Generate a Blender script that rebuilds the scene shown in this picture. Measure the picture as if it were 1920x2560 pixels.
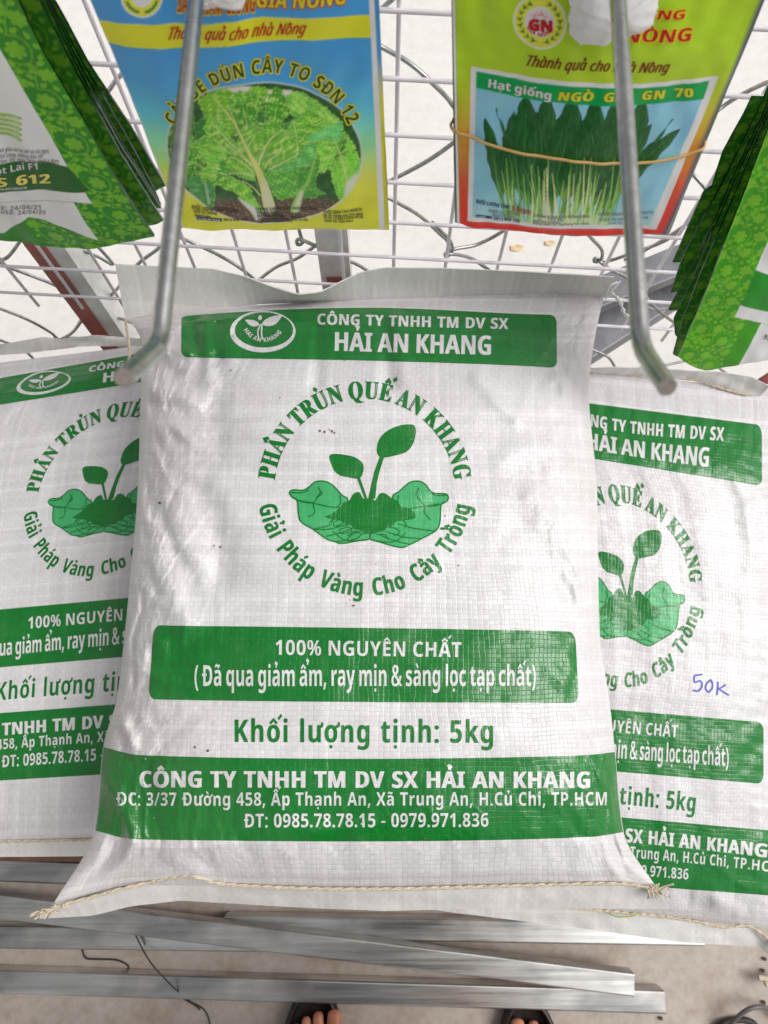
import bpy, math, os, unicodedata
import numpy as np
from mathutils import Vector, geometry

# ------------------------------------------------------------------ camera, light, exposure
for o in list(bpy.data.objects):
    bpy.data.objects.remove(o)
SC = bpy.context.scene
COL = SC.collection
F = 1849.0                       # focal length in photo pixels (26 mm on a 36 mm tall frame)
PITCH = math.radians(74.0)       # the phone looks steeply down
EYE = np.array([0.0, 0.0, 1.25])

cam = bpy.data.cameras.new('camera')
cam.sensor_fit = 'VERTICAL'
cam.sensor_height = 36.0
cam.sensor_width = 27.0
cam.lens = 26.0
cam.clip_start = 0.01
cam.clip_end = 200
cam.dof.use_dof = True
cam.dof.focus_distance = 0.60
cam.dof.aperture_fstop = 12.5
camo = bpy.data.objects.new('camera', cam)
camo.location = EYE
camo.rotation_euler = (math.pi / 2 - PITCH, 0, 0)
COL.objects.link(camo)
SC.camera = camo

SUN_EL, SUN_AZ = 53.0, 88.0      # azimuth from +Y towards +X
world = bpy.data.worlds.new('World')
SC.world = world
world.use_nodes = True
wn = world.node_tree
bg = wn.nodes['Background']
sky = wn.nodes.new('ShaderNodeTexSky')
sky.sky_type = 'NISHITA'
sky.sun_disc = False
sky.sun_elevation = math.radians(SUN_EL)
sky.sun_rotation = math.radians(SUN_AZ)
sky.dust_density = 4.0
hs = wn.nodes.new('ShaderNodeHueSaturation')
hs.inputs['Saturation'].default_value = 0.05
wn.links.new(sky.outputs[0], hs.inputs['Color'])
wn.links.new(hs.outputs[0], bg.inputs[0])
bg.inputs[1].default_value = 0.15
sl = bpy.data.lights.new('sun', 'SUN')
sl.energy = 2.0
sl.angle = math.radians(34)
sl.color = (1.0, 0.955, 0.91)
slo = bpy.data.objects.new('sun', sl)
e, a_ = math.radians(SUN_EL), math.radians(SUN_AZ)
sd = Vector((math.sin(a_) * math.cos(e), math.cos(a_) * math.cos(e), math.sin(e)))
slo.rotation_euler = sd.to_track_quat('Z', 'Y').to_euler()
slo.location = sd * 5
COL.objects.link(slo)
SC.view_settings.view_transform = 'Standard'
SC.view_settings.look = 'None'
SC.view_settings.exposure = -0.27
SC.view_settings.gamma = 1.0
SC.view_settings.use_curve_mapping = False
SC.cycles.max_bounces = 8
SC.cycles.diffuse_bounces = 4

# ------------------------------------------------------------------ projection helpers
DV = np.array([0, math.cos(PITCH), -math.sin(PITCH)])
UV_ = np.array([0, math.sin(PITCH), math.cos(PITCH)])
RV = np.array([1.0, 0, 0])

def ray(px, py):
    px = np.asarray(px, float)[..., None]
    py = np.asarray(py, float)[..., None]
    return DV + (px - 960) / F * RV + (1280 - py) / F * UV_

def on_z(px, py, z):
    v = ray(px, py)
    return EYE + v * ((np.asarray(z, float) - EYE[2]) / v[..., 2])[..., None]

def on_plane(px, py, P, n):
    v = ray(px, py)
    return EYE + v * (np.dot(P - EYE, n) / (v @ n))[..., None]

def project(P):
    q = np.asarray(P) - EYE
    d = q @ DV
    return 960 + F * (q @ RV) / d, 1280 - F * (q @ UV_) / d

def lin(r, g, b, k=1.0):
    def f(c):
        c = c / 255.0
        return (c / 12.92 if c <= 0.04045 else ((c + 0.055) / 1.055) ** 2.4) * k
    return (min(f(r), .92), min(f(g), .92), min(f(b), .92), 1.0)

def wob(x, y, seed=0, n=5):
    """smooth pseudo noise from summed sines, roughly -1..1"""
    rs = np.random.RandomState(seed)
    s = 0
    for i in range(n):
        a = rs.uniform(0, 2 * math.pi)
        fr = rs.uniform(.6, 1.7)
        s = s + np.sin((x * math.cos(a) + y * math.sin(a)) * fr * 2 * math.pi + rs.uniform(0, 6.28))
    return s / n * 1.3

# ------------------------------------------------------------------ materials
MATS = {}
class NT:
    def __init__(self, name):
        m = bpy.data.materials.new(name)
        m.use_nodes = True
        self.m, self.t = m, m.node_tree
        self.b = self.t.nodes['Principled BSDF']
        MATS[name] = m
    def n(self, typ, **kw):
        x = self.t.nodes.new(typ)
        for k, v in kw.items():
            setattr(x, k, v)
        return x
    def l(self, a, b):
        self.t.links.new(a, b)
    def setv(self, sock, v):
        if hasattr(v, 'is_output'):
            self.l(v, sock)
        else:
            sock.default_value = v
    def math(self, op, a, b=None, c=None, clamp=False):
        x = self.n('ShaderNodeMath', operation=op, use_clamp=clamp)
        self.setv(x.inputs[0], a)
        if b is not None:
            self.setv(x.inputs[1], b)
        if c is not None:
            self.setv(x.inputs[2], c)
        return x.outputs[0]
    def noise(self, vec, scale, detail=3, rough=.5):
        x = self.n('ShaderNodeTexNoise')
        x.inputs['Scale'].default_value = scale
        x.inputs['Detail'].default_value = detail
        x.inputs['Roughness'].default_value = rough
        if vec is not None:
            self.l(vec, x.inputs['Vector'])
        return x.outputs[0]
    def ramp(self, fac, stops):
        x = self.n('ShaderNodeValToRGB')
        el = x.color_ramp.elements
        while len(el) < len(stops):
            el.new(.5)
        for i, (p, c) in enumerate(stops):
            el[i].position = p
            el[i].color = c if len(c) == 4 else (*c, 1)
        self.l(fac, x.inputs[0])
        return x.outputs[0]
    def mix(self, fac, a, b, mode='MIX'):
        x = self.n('ShaderNodeMixRGB', blend_type=mode)
        self.setv(x.inputs[0], fac)
        self.setv(x.inputs[1], a)
        self.setv(x.inputs[2], b)
        return x.outputs[0]
    def vec(self, kind='Object'):
        return self.n('ShaderNodeTexCoord').outputs[kind]
    def bump(self, h, strength=.5, dist=.001, normal=None):
        x = self.n('ShaderNodeBump')
        x.inputs['Strength'].default_value = strength
        x.inputs['Distance'].default_value = dist
        self.l(h, x.inputs['Height'])
        if normal is not None:
            self.l(normal, x.inputs['Normal'])
        return x.outputs[0]

def plain(name, col, rough=.5, metal=0.0, nscale=0, namt=.15, bump=0, bscale=200, coat=0, bdist=.0004):
    t = NT(name)
    c = col if len(col) == 4 else (*col, 1)
    t.b.inputs['Roughness'].default_value = rough
    t.b.inputs['Metallic'].default_value = metal
    t.b.inputs['Coat Weight'].default_value = coat
    if nscale:
        nz = t.noise(t.vec(), nscale, 5, .6)
        dark = tuple(x * (1 - namt) for x in c[:3]) + (1,)
        lite = tuple(min(1, x * (1 + namt)) for x in c[:3]) + (1,)
        t.l(t.ramp(nz, [(.3, dark), (.7, lite)]), t.b.inputs['Base Color'])
        t.l(t.math('MULTIPLY_ADD', nz, .25, rough - .12), t.b.inputs['Roughness'])
    else:
        t.b.inputs['Base Color'].default_value = c
    if bump:
        t.l(t.bump(t.noise(t.vec(), bscale, 3), bump, bdist), t.b.inputs['Normal'])
    return t.m

TAPE = 0.0038
def weave(name, col, rough, dirt=1.0, relief=1.0, worn=False):
    """woven plastic tape fabric: over/under cells, tapes of uneven thickness, brown grime"""
    t = NT(name)
    uv = t.n('ShaderNodeUVMap', uv_map='flat').outputs[0]
    nz = t.n('ShaderNodeTexNoise')
    nz.inputs['Scale'].default_value = 16
    nz.inputs['Detail'].default_value = 1
    t.l(uv, nz.inputs['Vector'])
    vm = t.n('ShaderNodeVectorMath', operation='SUBTRACT')
    t.l(nz.outputs['Color'], vm.inputs[0])
    vm.inputs[1].default_value = (.5, .5, .5)
    vs = t.n('ShaderNodeVectorMath', operation='SCALE')
    t.l(vm.outputs[0], vs.inputs[0])
    vs.inputs['Scale'].default_value = .006
    nzb = t.n('ShaderNodeTexNoise'); nzb.inputs['Scale'].default_value = 95; nzb.inputs['Detail'].default_value = 2
    t.l(uv, nzb.inputs['Vector'])
    vmb = t.n('ShaderNodeVectorMath', operation='SUBTRACT'); t.l(nzb.outputs['Color'], vmb.inputs[0]); vmb.inputs[1].default_value = (.5, .5, .5)
    vsb = t.n('ShaderNodeVectorMath', operation='SCALE'); t.l(vmb.outputs[0], vsb.inputs[0]); vsb.inputs['Scale'].default_value = .0022
    vab = t.n('ShaderNodeVectorMath', operation='ADD'); t.l(uv, vab.inputs[0]); t.l(vsb.outputs[0], vab.inputs[1])
    va = t.n('ShaderNodeVectorMath', operation='ADD')
    t.l(vab.outputs[0], va.inputs[0]); t.l(vs.outputs[0], va.inputs[1])
    sp = t.n('ShaderNodeSeparateXYZ')
    t.l(va.outputs[0], sp.inputs[0])
    u = t.math('DIVIDE', sp.outputs[0], TAPE)
    v = t.math('DIVIDE', sp.outputs[1], TAPE)
    iu, iv = t.math('FLOOR', u), t.math('FLOOR', v)
    fu, fv = t.math('FRACT', u), t.math('FRACT', v)
    par = t.math('MODULO', t.math('ABSOLUTE', t.math('ADD', iu, iv)), 2.0)
    eu = t.math('MINIMUM', fu, t.math('SUBTRACT', 1.0, fu))
    ev = t.math('MINIMUM', fv, t.math('SUBTRACT', 1.0, fv))
    edge = t.math('MULTIPLY', t.math('MINIMUM', eu, ev), 7.0, clamp=True)
    cv = t.n('ShaderNodeCombineXYZ'); t.l(iu, cv.inputs[0]); t.l(iv, cv.inputs[1])
    wn_ = t.n('ShaderNodeTexWhiteNoise', noise_dimensions='2D'); t.l(cv.outputs[0], wn_.inputs['Vector'])
    wu = t.n('ShaderNodeTexWhiteNoise', noise_dimensions='1D'); t.l(iu, wu.inputs['W'])
    wv = t.n('ShaderNodeTexWhiteNoise', noise_dimensions='1D'); t.l(t.math('ADD', iv, 57.3), wv.inputs['W'])
    sc = t.n('ShaderNodeSeparateColor'); t.l(wn_.outputs['Color'], sc.inputs[0])
    tu = t.math('MULTIPLY', t.math('SUBTRACT', fu, .5), t.math('SUBTRACT', sc.outputs[0], .5))
    tv = t.math('MULTIPLY', t.math('SUBTRACT', fv, .5), t.math('SUBTRACT', sc.outputs[1], .5))
    h = t.math('ADD', t.math('MULTIPLY', edge, .7), t.math('MULTIPLY', par, .22))
    h = t.math('ADD', h, t.math('MULTIPLY', t.math('ADD', tu, tv), 1.6))
    fine = t.noise(uv, 900, 2)
    h = t.math('ADD', h, t.math('MULTIPLY', fine, .25))
    bn = t.bump(h, .48 * relief, .0004)
    t.l(bn, t.b.inputs['Normal'])
    # colour: seams between tapes show darker, single tapes thicker or thinner
    k = t.math('ADD', t.math('MULTIPLY', edge, .07 * relief), .94 - .07 * relief)
    for wq, ax_ in ((wu, 0), (wv, 1)):
        k = t.math('ADD', k, t.math('MULTIPLY', t.math('POWER', wq.outputs[0], 4.0), .11))
        sm_ = t.n('ShaderNodeMapping'); sm_.inputs['Scale'].default_value = (70, 5, 1) if ax_ == 0 else (5, 70, 1)
        t.l(uv, sm_.inputs['Vector'])
        k = t.math('ADD', k, t.math('MULTIPLY', t.math('SUBTRACT', t.noise(sm_.outputs[0], 1.0, 2), .5), .12))
    k = t.math('ADD', k, t.math('MULTIPLY', t.math('SUBTRACT', sc.outputs[2], .5), .035))
    k = t.math('ADD', k, t.math('MULTIPLY', t.math('SUBTRACT', par, .5), .03))
    cc = t.n('ShaderNodeCombineColor')
    for i in range(3):
        t.l(k, cc.inputs[i])
    base = t.mix(1.0, (*col[:3], 1), cc.outputs[0], 'MULTIPLY')
    if worn:     # ink rubbed thin along the tape edges
        wz = t.math('MULTIPLY', t.math('SUBTRACT', t.noise(uv, 48, 4, .7), .50), 2.4, clamp=True)
        wz = t.math('MULTIPLY', wz, t.math('SUBTRACT', 1.0, t.math('MULTIPLY', edge, .75)))
        base = t.mix(t.math('MULTIPLY', wz, .08), base, (.55, .60, .54, 1))
    g1 = t.noise(uv, 7, 6, .65)
    spx = t.n('ShaderNodeSeparateXYZ'); t.l(uv, spx.inputs[0])
    side = t.math('MULTIPLY', t.math('SUBTRACT', t.math('ABSOLUTE', t.math('SUBTRACT', spx.outputs[0], .05)), .12), 5.0, clamp=True)
    gm = t.math('MULTIPLY', t.math('SUBTRACT', t.math('ADD', g1, t.math('MULTIPLY', side, .24)), .50), 2.2, clamp=True)
    gm = t.math('MULTIPLY', gm, .42 * dirt)
    base = t.mix(gm, base, (.34, .27, .21, 1))
    sp2 = t.noise(uv, 75, 2, .5)
    spk = t.math('MULTIPLY', t.math('GREATER_THAN', sp2, .785), .5 * dirt)
    base = t.mix(spk, base, (.12, .075, .05, 1))
    t.l(base, t.b.inputs['Base Color'])
    rr = t.math('ADD', t.math('MULTIPLY', t.noise(uv, 30, 3), .16), rough - .08)
    rr = t.math('ADD', rr, t.math('MULTIPLY', gm, .25))
    t.l(rr, t.b.inputs['Roughness'])
    t.b.inputs['Specular IOR Level'].default_value = .6
    return t.m

def painted(name, rough=.3, bump=.25, bscale=60, coat=.0):
    t = NT(name)
    at = t.n('ShaderNodeAttribute', attribute_name='paint')
    t.l(at.outputs['Color'], t.b.inputs['Base Color'])
    t.b.inputs['Roughness'].default_value = rough
    t.b.inputs['Coat Weight'].default_value = coat
    t.l(t.bump(t.noise(t.vec(), bscale, 3), bump, .0012), t.b.inputs['Normal'])
    return t.m

weave('sack_fabric', (.74, .72, .732), .31)
weave('sack_hem_fabric', (.80, .79, .775), .45, .8, .3)
weave('print_green', lin(2, 122, 40, .95), .24, .3, .7, True)
weave('print_mid_green', lin(66, 176, 108, .95), .33, .35, .7, True)
weave('print_white', (.74, .72, .732), .31, .5)
plain('marker_ink', lin(60, 80, 190), .5, nscale=90, namt=.35)
plain('dirt_speck', (.16, .10, .07), .9)
plain('cord', (.62, .53, .40), .9, nscale=400, namt=.3, bump=.6, bscale=1500)
plain('frayed_white', (.80, .79, .76), .6)
plain('wire_white', (.84, .80, .85), .4, nscale=40, namt=.06)
t = NT('galvanised'); t.b.inputs['Metallic'].default_value = 1
t.l(t.ramp(t.noise(t.vec(), 120, 4, .7), [(.3, (.28, .28, .28)), (.7, (.55, .55, .55))]), t.b.inputs['Base Color'])
t.b.inputs['Roughness'].default_value = .42
t = NT('hook_steel'); t.b.inputs['Metallic'].default_value = 1
t.l(t.ramp(t.noise(t.vec(), 90, 5, .7), [(.3, (.34, .34, .335)), (.7, (.55, .545, .53))]), t.b.inputs['Base Color'])
t.l(t.math('MULTIPLY_ADD', t.noise(t.vec(), 160, 3), .25, .17), t.b.inputs['Roughness'])
t.l(t.bump(t.noise(t.vec(), 700, 2), .15, .0003), t.b.inputs['Normal'])
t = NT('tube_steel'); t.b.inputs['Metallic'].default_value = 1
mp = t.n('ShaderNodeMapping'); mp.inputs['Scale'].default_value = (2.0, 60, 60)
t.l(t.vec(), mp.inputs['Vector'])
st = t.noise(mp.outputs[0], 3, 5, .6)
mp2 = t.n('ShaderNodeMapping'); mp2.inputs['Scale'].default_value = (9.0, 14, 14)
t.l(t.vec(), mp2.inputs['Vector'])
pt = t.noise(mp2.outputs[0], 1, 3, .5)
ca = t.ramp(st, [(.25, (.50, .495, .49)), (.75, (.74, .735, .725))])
cb = t.ramp(pt, [(.36, (.62, .61, .61)), (.52, (1.0, .99, .97)), (.7, (1.1, 1.12, 1.1))])  # light and dark patches painted in place of reflections along the tube
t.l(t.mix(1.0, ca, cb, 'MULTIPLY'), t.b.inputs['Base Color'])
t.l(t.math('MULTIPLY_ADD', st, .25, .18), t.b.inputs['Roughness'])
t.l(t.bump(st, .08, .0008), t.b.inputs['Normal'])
plain('grey_steel', (.20, .20, .22), .45, metal=.3, nscale=30, namt=.25)
plain('red_oxide', lin(158, 88, 80), .5, nscale=25, namt=.35)
plain('silver_paint', (.72, .72, .71), .4, metal=.2, nscale=25, namt=.2)
plain('wood_red', lin(98, 66, 58), .6, nscale=25, namt=.3)
plain('hook_end', (.30, .26, .235), .6, metal=.3, nscale=900, namt=.3)
plain('paper', (.84, .83, .83), .9, nscale=120, namt=.05, bump=.4, bscale=160, bdist=.0015)
plain('rubber', lin(205, 165, 100), .45, nscale=200, namt=.12)
plain('foil_edge', (.60, .60, .62), .35, metal=.7, bump=.5, bscale=900)
plain('packet_back', (.42, .43, .42), .35, metal=.4)
plain('black_wire', (.035, .03, .03), .6)
plain('cable_grey', (.12, .11, .11), .4)
plain('sandal_foam', (.018, .013, .013), .45, nscale=60, namt=.3)
plain('ochre_stain', lin(226, 200, 160), .8, nscale=80, namt=.3)
plain('grass_blade', lin(150, 175, 40), .6)
plain('pink_plastic', lin(200, 70, 90), .5, nscale=20)
plain('wood', (.16, .10, .07), .7, nscale=30, namt=.3)
plain('ink_black', (.03, .03, .03), .5)
plain('ink_dark_green', lin(0, 78, 24), .35)
plain('ink_yellow', lin(238, 226, 40), .35)
plain('ink_pale_yellow', lin(250, 232, 120), .35)
plain('ink_red', lin(205, 32, 30), .35)
plain('ink_brown_red', lin(140, 32, 22), .35)
plain('ink_white', (.82, .82, .82), .35)
plain('ink_navy', lin(35, 45, 120), .35)
plain('ink_green', lin(0, 140, 60), .35)
plain('ink_grey', (.25, .25, .25), .5)
# skin, trousers
t = NT('skin')
t.l(t.ramp(t.noise(t.vec(), 45, 4), [(.3, lin(176, 108, 80)), (.7, lin(214, 150, 120))]), t.b.inputs['Base Color'])
t.b.inputs['Roughness'].default_value = .45
t.b.inputs['Subsurface Weight'].default_value = .15
t.b.inputs['Subsurface Radius'].default_value = (.01, .004, .002)
t = NT('trouser_cloth')
vo = t.n('ShaderNodeTexVoronoi'); vo.inputs['Scale'].default_value = 38
t.l(t.vec(), vo.inputs['Vector'])
t.l(t.ramp(vo.outputs['Distance'], [(.16, lin(150, 30, 50)), (.24, lin(92, 92, 92))]), t.b.inputs['Base Color'])
t.b.inputs['Roughness'].default_value = .9
# ground: outside light and shade by the stand put into two base colours
t = NT('concrete_lit')
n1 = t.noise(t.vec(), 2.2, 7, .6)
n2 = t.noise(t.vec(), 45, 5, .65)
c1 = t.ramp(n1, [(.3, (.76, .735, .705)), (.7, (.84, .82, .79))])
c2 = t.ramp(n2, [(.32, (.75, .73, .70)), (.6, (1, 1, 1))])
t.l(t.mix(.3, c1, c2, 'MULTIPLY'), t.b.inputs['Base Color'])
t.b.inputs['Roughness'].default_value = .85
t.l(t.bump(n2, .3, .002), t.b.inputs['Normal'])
t = NT('concrete_shaded')
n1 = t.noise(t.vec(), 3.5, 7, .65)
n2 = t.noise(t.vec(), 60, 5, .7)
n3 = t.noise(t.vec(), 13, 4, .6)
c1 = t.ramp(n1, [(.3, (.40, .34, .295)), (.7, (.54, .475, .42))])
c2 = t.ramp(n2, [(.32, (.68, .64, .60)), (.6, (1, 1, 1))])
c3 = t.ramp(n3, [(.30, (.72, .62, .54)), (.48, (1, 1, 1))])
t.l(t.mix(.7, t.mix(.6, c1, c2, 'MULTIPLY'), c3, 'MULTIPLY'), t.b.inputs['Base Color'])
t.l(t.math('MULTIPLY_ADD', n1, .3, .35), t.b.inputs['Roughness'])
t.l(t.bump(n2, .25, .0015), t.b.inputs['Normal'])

# ------------------------------------------------------------------ mesh helpers
BASE = {}
def tag(o, label=None, cat=None, group=None, kind=None):
    if label: o['label'] = label
    if cat: o['category'] = cat
    if group: o['group'] = group
    if kind: o['kind'] = kind
    return o

def empty(name, loc):
    o = bpy.data.objects.new(name, None)
    o.location = loc
    o.empty_display_size = .02
    COL.objects.link(o)
    BASE[o.name] = np.array(loc, float)
    return o

class MB:
    """collects vertices and faces of ONE mesh object"""
    def __init__(self):
        self.v, self.f, self.m, self.mats, self.nv = [], [], [], [], 0
        self.uv, self.nor, self.col = [], [], []
    def slot(self, name):
        if name not in self.mats:
            self.mats.append(name)
        return self.mats.index(name)
    def add(self, v, f, mat, uv=None, nor=None, col=None):
        k = self.nv
        v = np.asarray(v, float).reshape(-1, 3)
        self.v.append(v)
        s = self.slot(mat)
        for q in f:
            self.f.append([i + k for i in q])
            self.m.append(s)
        n = len(v)
        self.uv.append(np.zeros((n, 2)) if uv is None else uv)
        self.nor.append(np.zeros((n, 3)) if nor is None else nor)
        self.col.append(np.ones((n, 4)) if col is None else col)
        self.nv += n
    def grid(self, P, mat, uv=None, nor=None, col=None, flip=False, closed=False):
        a, b = P.shape[:2]
        f = []
        for i in range(a - 1):
            for j in range(b - 1 if not closed else b):
                q = [i * b + j, i * b + (j + 1) % b, (i + 1) * b + (j + 1) % b, (i + 1) * b + j]
                f.append(q[::-1] if flip else q)
        r = lambda x, k: None if x is None else np.asarray(x).reshape(-1, k)
        self.add(P.reshape(-1, 3), f, mat, r(uv, 2), r(nor, 3), r(col, 4))
    def tube(self, pts, r, mat, seg=8, caps=True, rr=None):
        pts = np.asarray(pts, float)
        n = len(pts)
        rad = np.full(n, r) if rr is None else np.asarray(rr)
        tan = np.gradient(pts, axis=0)
        tan /= np.linalg.norm(tan, axis=1)[:, None] + 1e-12
        up = np.array([0, 0, 1.0]) if abs(tan[0][2]) < .9 else np.array([1.0, 0, 0])
        rings = []
        for i in range(n):
            s = np.cross(tan[i], up); s /= np.linalg.norm(s) + 1e-12
            up = np.cross(s, tan[i])
            a = np.linspace(0, 2 * math.pi, seg, endpoint=False)
            rings.append(pts[i] + rad[i] * (np.cos(a)[:, None] * s + np.sin(a)[:, None] * up))
        k = self.nv
        self.grid(np.array(rings), mat, closed=True)
        if caps:
            s = self.slot(mat)
            self.f.append([k + i for i in range(seg)][::-1]); self.m.append(s)
            self.f.append([k + (n - 1) * seg + i for i in range(seg)]); self.m.append(s)
    def box(self, c, ax, ay, az, mat):
        """box with centre c and half-axis vectors"""
        c, ax, ay, az = map(np.asarray, (c, ax, ay, az))
        v = [c + sx * ax + sy * ay + sz * az for sz in (-1, 1) for sy in (-1, 1) for sx in (-1, 1)]
        self.add(v, [[0, 2, 3, 1], [4, 5, 7, 6], [0, 1, 5, 4], [2, 6, 7, 3], [0, 4, 6, 2], [1, 3, 7, 5]], mat)
    def build(self, name, parent=None, smooth=True, origin=None, custom=False, paint=False, uv=False):
        v = np.concatenate(self.v) if self.v else np.zeros((0, 3))
        if parent is not None:
            origin = BASE[parent.name]
        elif origin is None:
            origin = np.array([(v[:, 0].min() + v[:, 0].max()) / 2, (v[:, 1].min() + v[:, 1].max()) / 2, v[:, 2].min()])
        origin = np.asarray(origin, float)
        me = bpy.data.meshes.new(name)
        me.from_pydata((v - origin).tolist(), [], self.f)
        for m in self.mats:
            me.materials.append(MATS[m])
        me.polygons.foreach_set('material_index', self.m)
        me.polygons.foreach_set('use_smooth', [smooth] * len(self.f))
        if uv:
            U = np.concatenate(self.uv)
            lay = me.uv_layers.new(name='flat')
            idx = np.empty(len(me.loops), dtype=np.int32)
            me.loops.foreach_get('vertex_index', idx)
            lay.data.foreach_set('uv', U[idx].astype(np.float32).ravel())
        if paint:
            at = me.color_attributes.new('paint', 'FLOAT_COLOR', 'POINT')
            at.data.foreach_set('color', np.concatenate(self.col).astype(np.float32).ravel())
        if custom:
            me.normals_split_custom_set_from_vertices(np.concatenate(self.nor).tolist())
        me.update()
        o = bpy.data.objects.new(name, me)
        COL.objects.link(o)
        BASE[o.name] = origin
        if parent is not None:
            o.parent = parent
        else:
            o.location = origin
        return o

def resample(pts, n):
    pts = np.asarray(pts, float)
    d = np.r_[0, np.cumsum(np.linalg.norm(np.diff(pts, axis=0), axis=1))]
    s = np.linspace(0, d[-1], n)
    return np.stack([np.interp(s, d, pts[:, i]) for i in range(pts.shape[1])], 1)

def smooth_path(pts, n):
    """Catmull-Rom through the points"""
    P = np.asarray(pts, float)
    P = np.vstack([2 * P[0] - P[1], P, 2 * P[-1] - P[-2]])
    out = []
    for i in range(1, len(P) - 2):
        for t_ in np.linspace(0, 1, 12, endpoint=False):
            a, b, c, d = P[i - 1], P[i], P[i + 1], P[i + 2]
            out.append(.5 * ((2 * b) + (c - a) * t_ + (2 * a - 5 * b + 4 * c - d) * t_ ** 2 + (3 * b - a - 3 * c + d) * t_ ** 3))
    out.append(P[-2])
    return resample(out, n)

def pchip_slopes(x, y):
    """y: (..., n); monotone cubic slopes"""
    h = np.diff(x)
    d = np.diff(y, axis=-1) / h
    m = np.zeros_like(y)
    w1 = 2 * h[1:] + h[:-1]; w2 = h[1:] + 2 * h[:-1]
    with np.errstate(divide='ignore', invalid='ignore'):
        mm = (w1 + w2) / (w1 / d[..., :-1] + w2 / d[..., 1:])
    m[..., 1:-1] = np.where(d[..., :-1] * d[..., 1:] > 0, mm, 0)
    m[..., 0] = d[..., 0]; m[..., -1] = d[..., -1]
    return m

def hermite(x, y, m, q):
    i = np.clip(np.searchsorted(x, q) - 1, 0, len(x) - 2)
    h = x[i + 1] - x[i]
    t_ = (q - x[i]) / h
    if y.ndim == 1:
        y0, y1, m0, m1 = y[i], y[i + 1], m[i], m[i + 1]
    else:
        r = np.arange(len(q))
        y0, y1, m0, m1 = y[r, i], y[r, i + 1], m[r, i], m[r, i + 1]
    t2, t3 = t_ * t_, t_ ** 3
    return (2 * t3 - 3 * t2 + 1) * y0 + (t3 - 2 * t2 + t_) * h * m0 + (3 * t2 - 2 * t3) * y1 + (t3 - t2) * h * m1

# ------------------------------------------------------------------ lettering
FDIR = os.path.join(bpy.utils.system_resource('DATAFILES'), 'fonts')
try:
    FONT = bpy.data.fonts.load(os.path.join(FDIR, 'NotoSansMath-Regular.woff2'))
except Exception:
    FONT = None
STY = {'B': (0x1D5D4, 0x1D5EE, 0x1D7EC), 'S': (0x1D400, 0x1D41A, 0x1D7CE), 'I': (0x1D63C, 0x1D656, 0x1D7EC), 'T': (0x1D608, 0x1D622, 0x1D7E2)}
def mapch(c, sty):
    if FONT is None:
        return c
    U, L, D = STY[sty]
    if 'A' <= c <= 'Z': return chr(U + ord(c) - 65)
    if 'a' <= c <= 'z': return chr(L + ord(c) - 97)
    if '0' <= c <= '9': return chr(D + ord(c) - 48)
    return c

def raw_text(body, off):
    cu = bpy.data.curves.new('glyph', 'FONT')
    cu.body = body
    if FONT: cu.font = FONT
    cu.size = 1
    cu.offset = off
    cu.resolution_u = 4
    ob = bpy.data.objects.new('glyph', cu)
    me = ob.to_mesh()
    me.calc_loop_triangles()
    v = np.array([x.co[:2] for x in me.vertices]).reshape(-1, 2)
    f = [tuple(x.vertices) for x in me.loop_triangles]
    ob.to_mesh_clear()
    bpy.data.objects.remove(ob)
    bpy.data.curves.remove(cu)
    return v, f

CAP = raw_text(mapch('H', 'B'), 0)[0][:, 1].max()
_g, _a = {}, {}
def glyph(c, sty, off):
    k = (c, sty)
    if k not in _g:
        v, f = raw_text(mapch(c, sty), 0)
        _g[k] = (v / CAP, f)
    k2 = (c, sty)
    if k2 not in _a:
        H = mapch('H', sty)
        h0 = raw_text(H, 0)[0][:, 0].max()
        _a[k2] = (raw_text(mapch(c, sty) + H, 0)[0][:, 0].max() - h0) / CAP
    return _g[k][0], _g[k][1], _a[k2]

def strip2d(pts, w):
    """mitred ribbon as (verts, tris); w may be a list"""
    p = np.asarray(pts, float)
    n = len(p)
    w = np.broadcast_to(np.asarray(w, float), (n,))
    d = np.diff(p, axis=0)
    d /= np.linalg.norm(d, axis=1)[:, None] + 1e-9
    nn = np.stack([-d[:, 1], d[:, 0]], 1)
    m = np.vstack([nn[:1], nn[:-1] + nn[1:], nn[-1:]])
    m /= np.linalg.norm(m, axis=1)[:, None] + 1e-9
    for i in range(1, n - 1):
        m[i] /= max(.5, m[i] @ nn[i])
    v = np.vstack([p + m * w[:, None] / 2, p - m * w[:, None] / 2])
    f = []
    for i in range(n - 1):
        f += [(i, n + i, n + i + 1), (i, n + i + 1, i + 1)]
    return v, f

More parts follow.
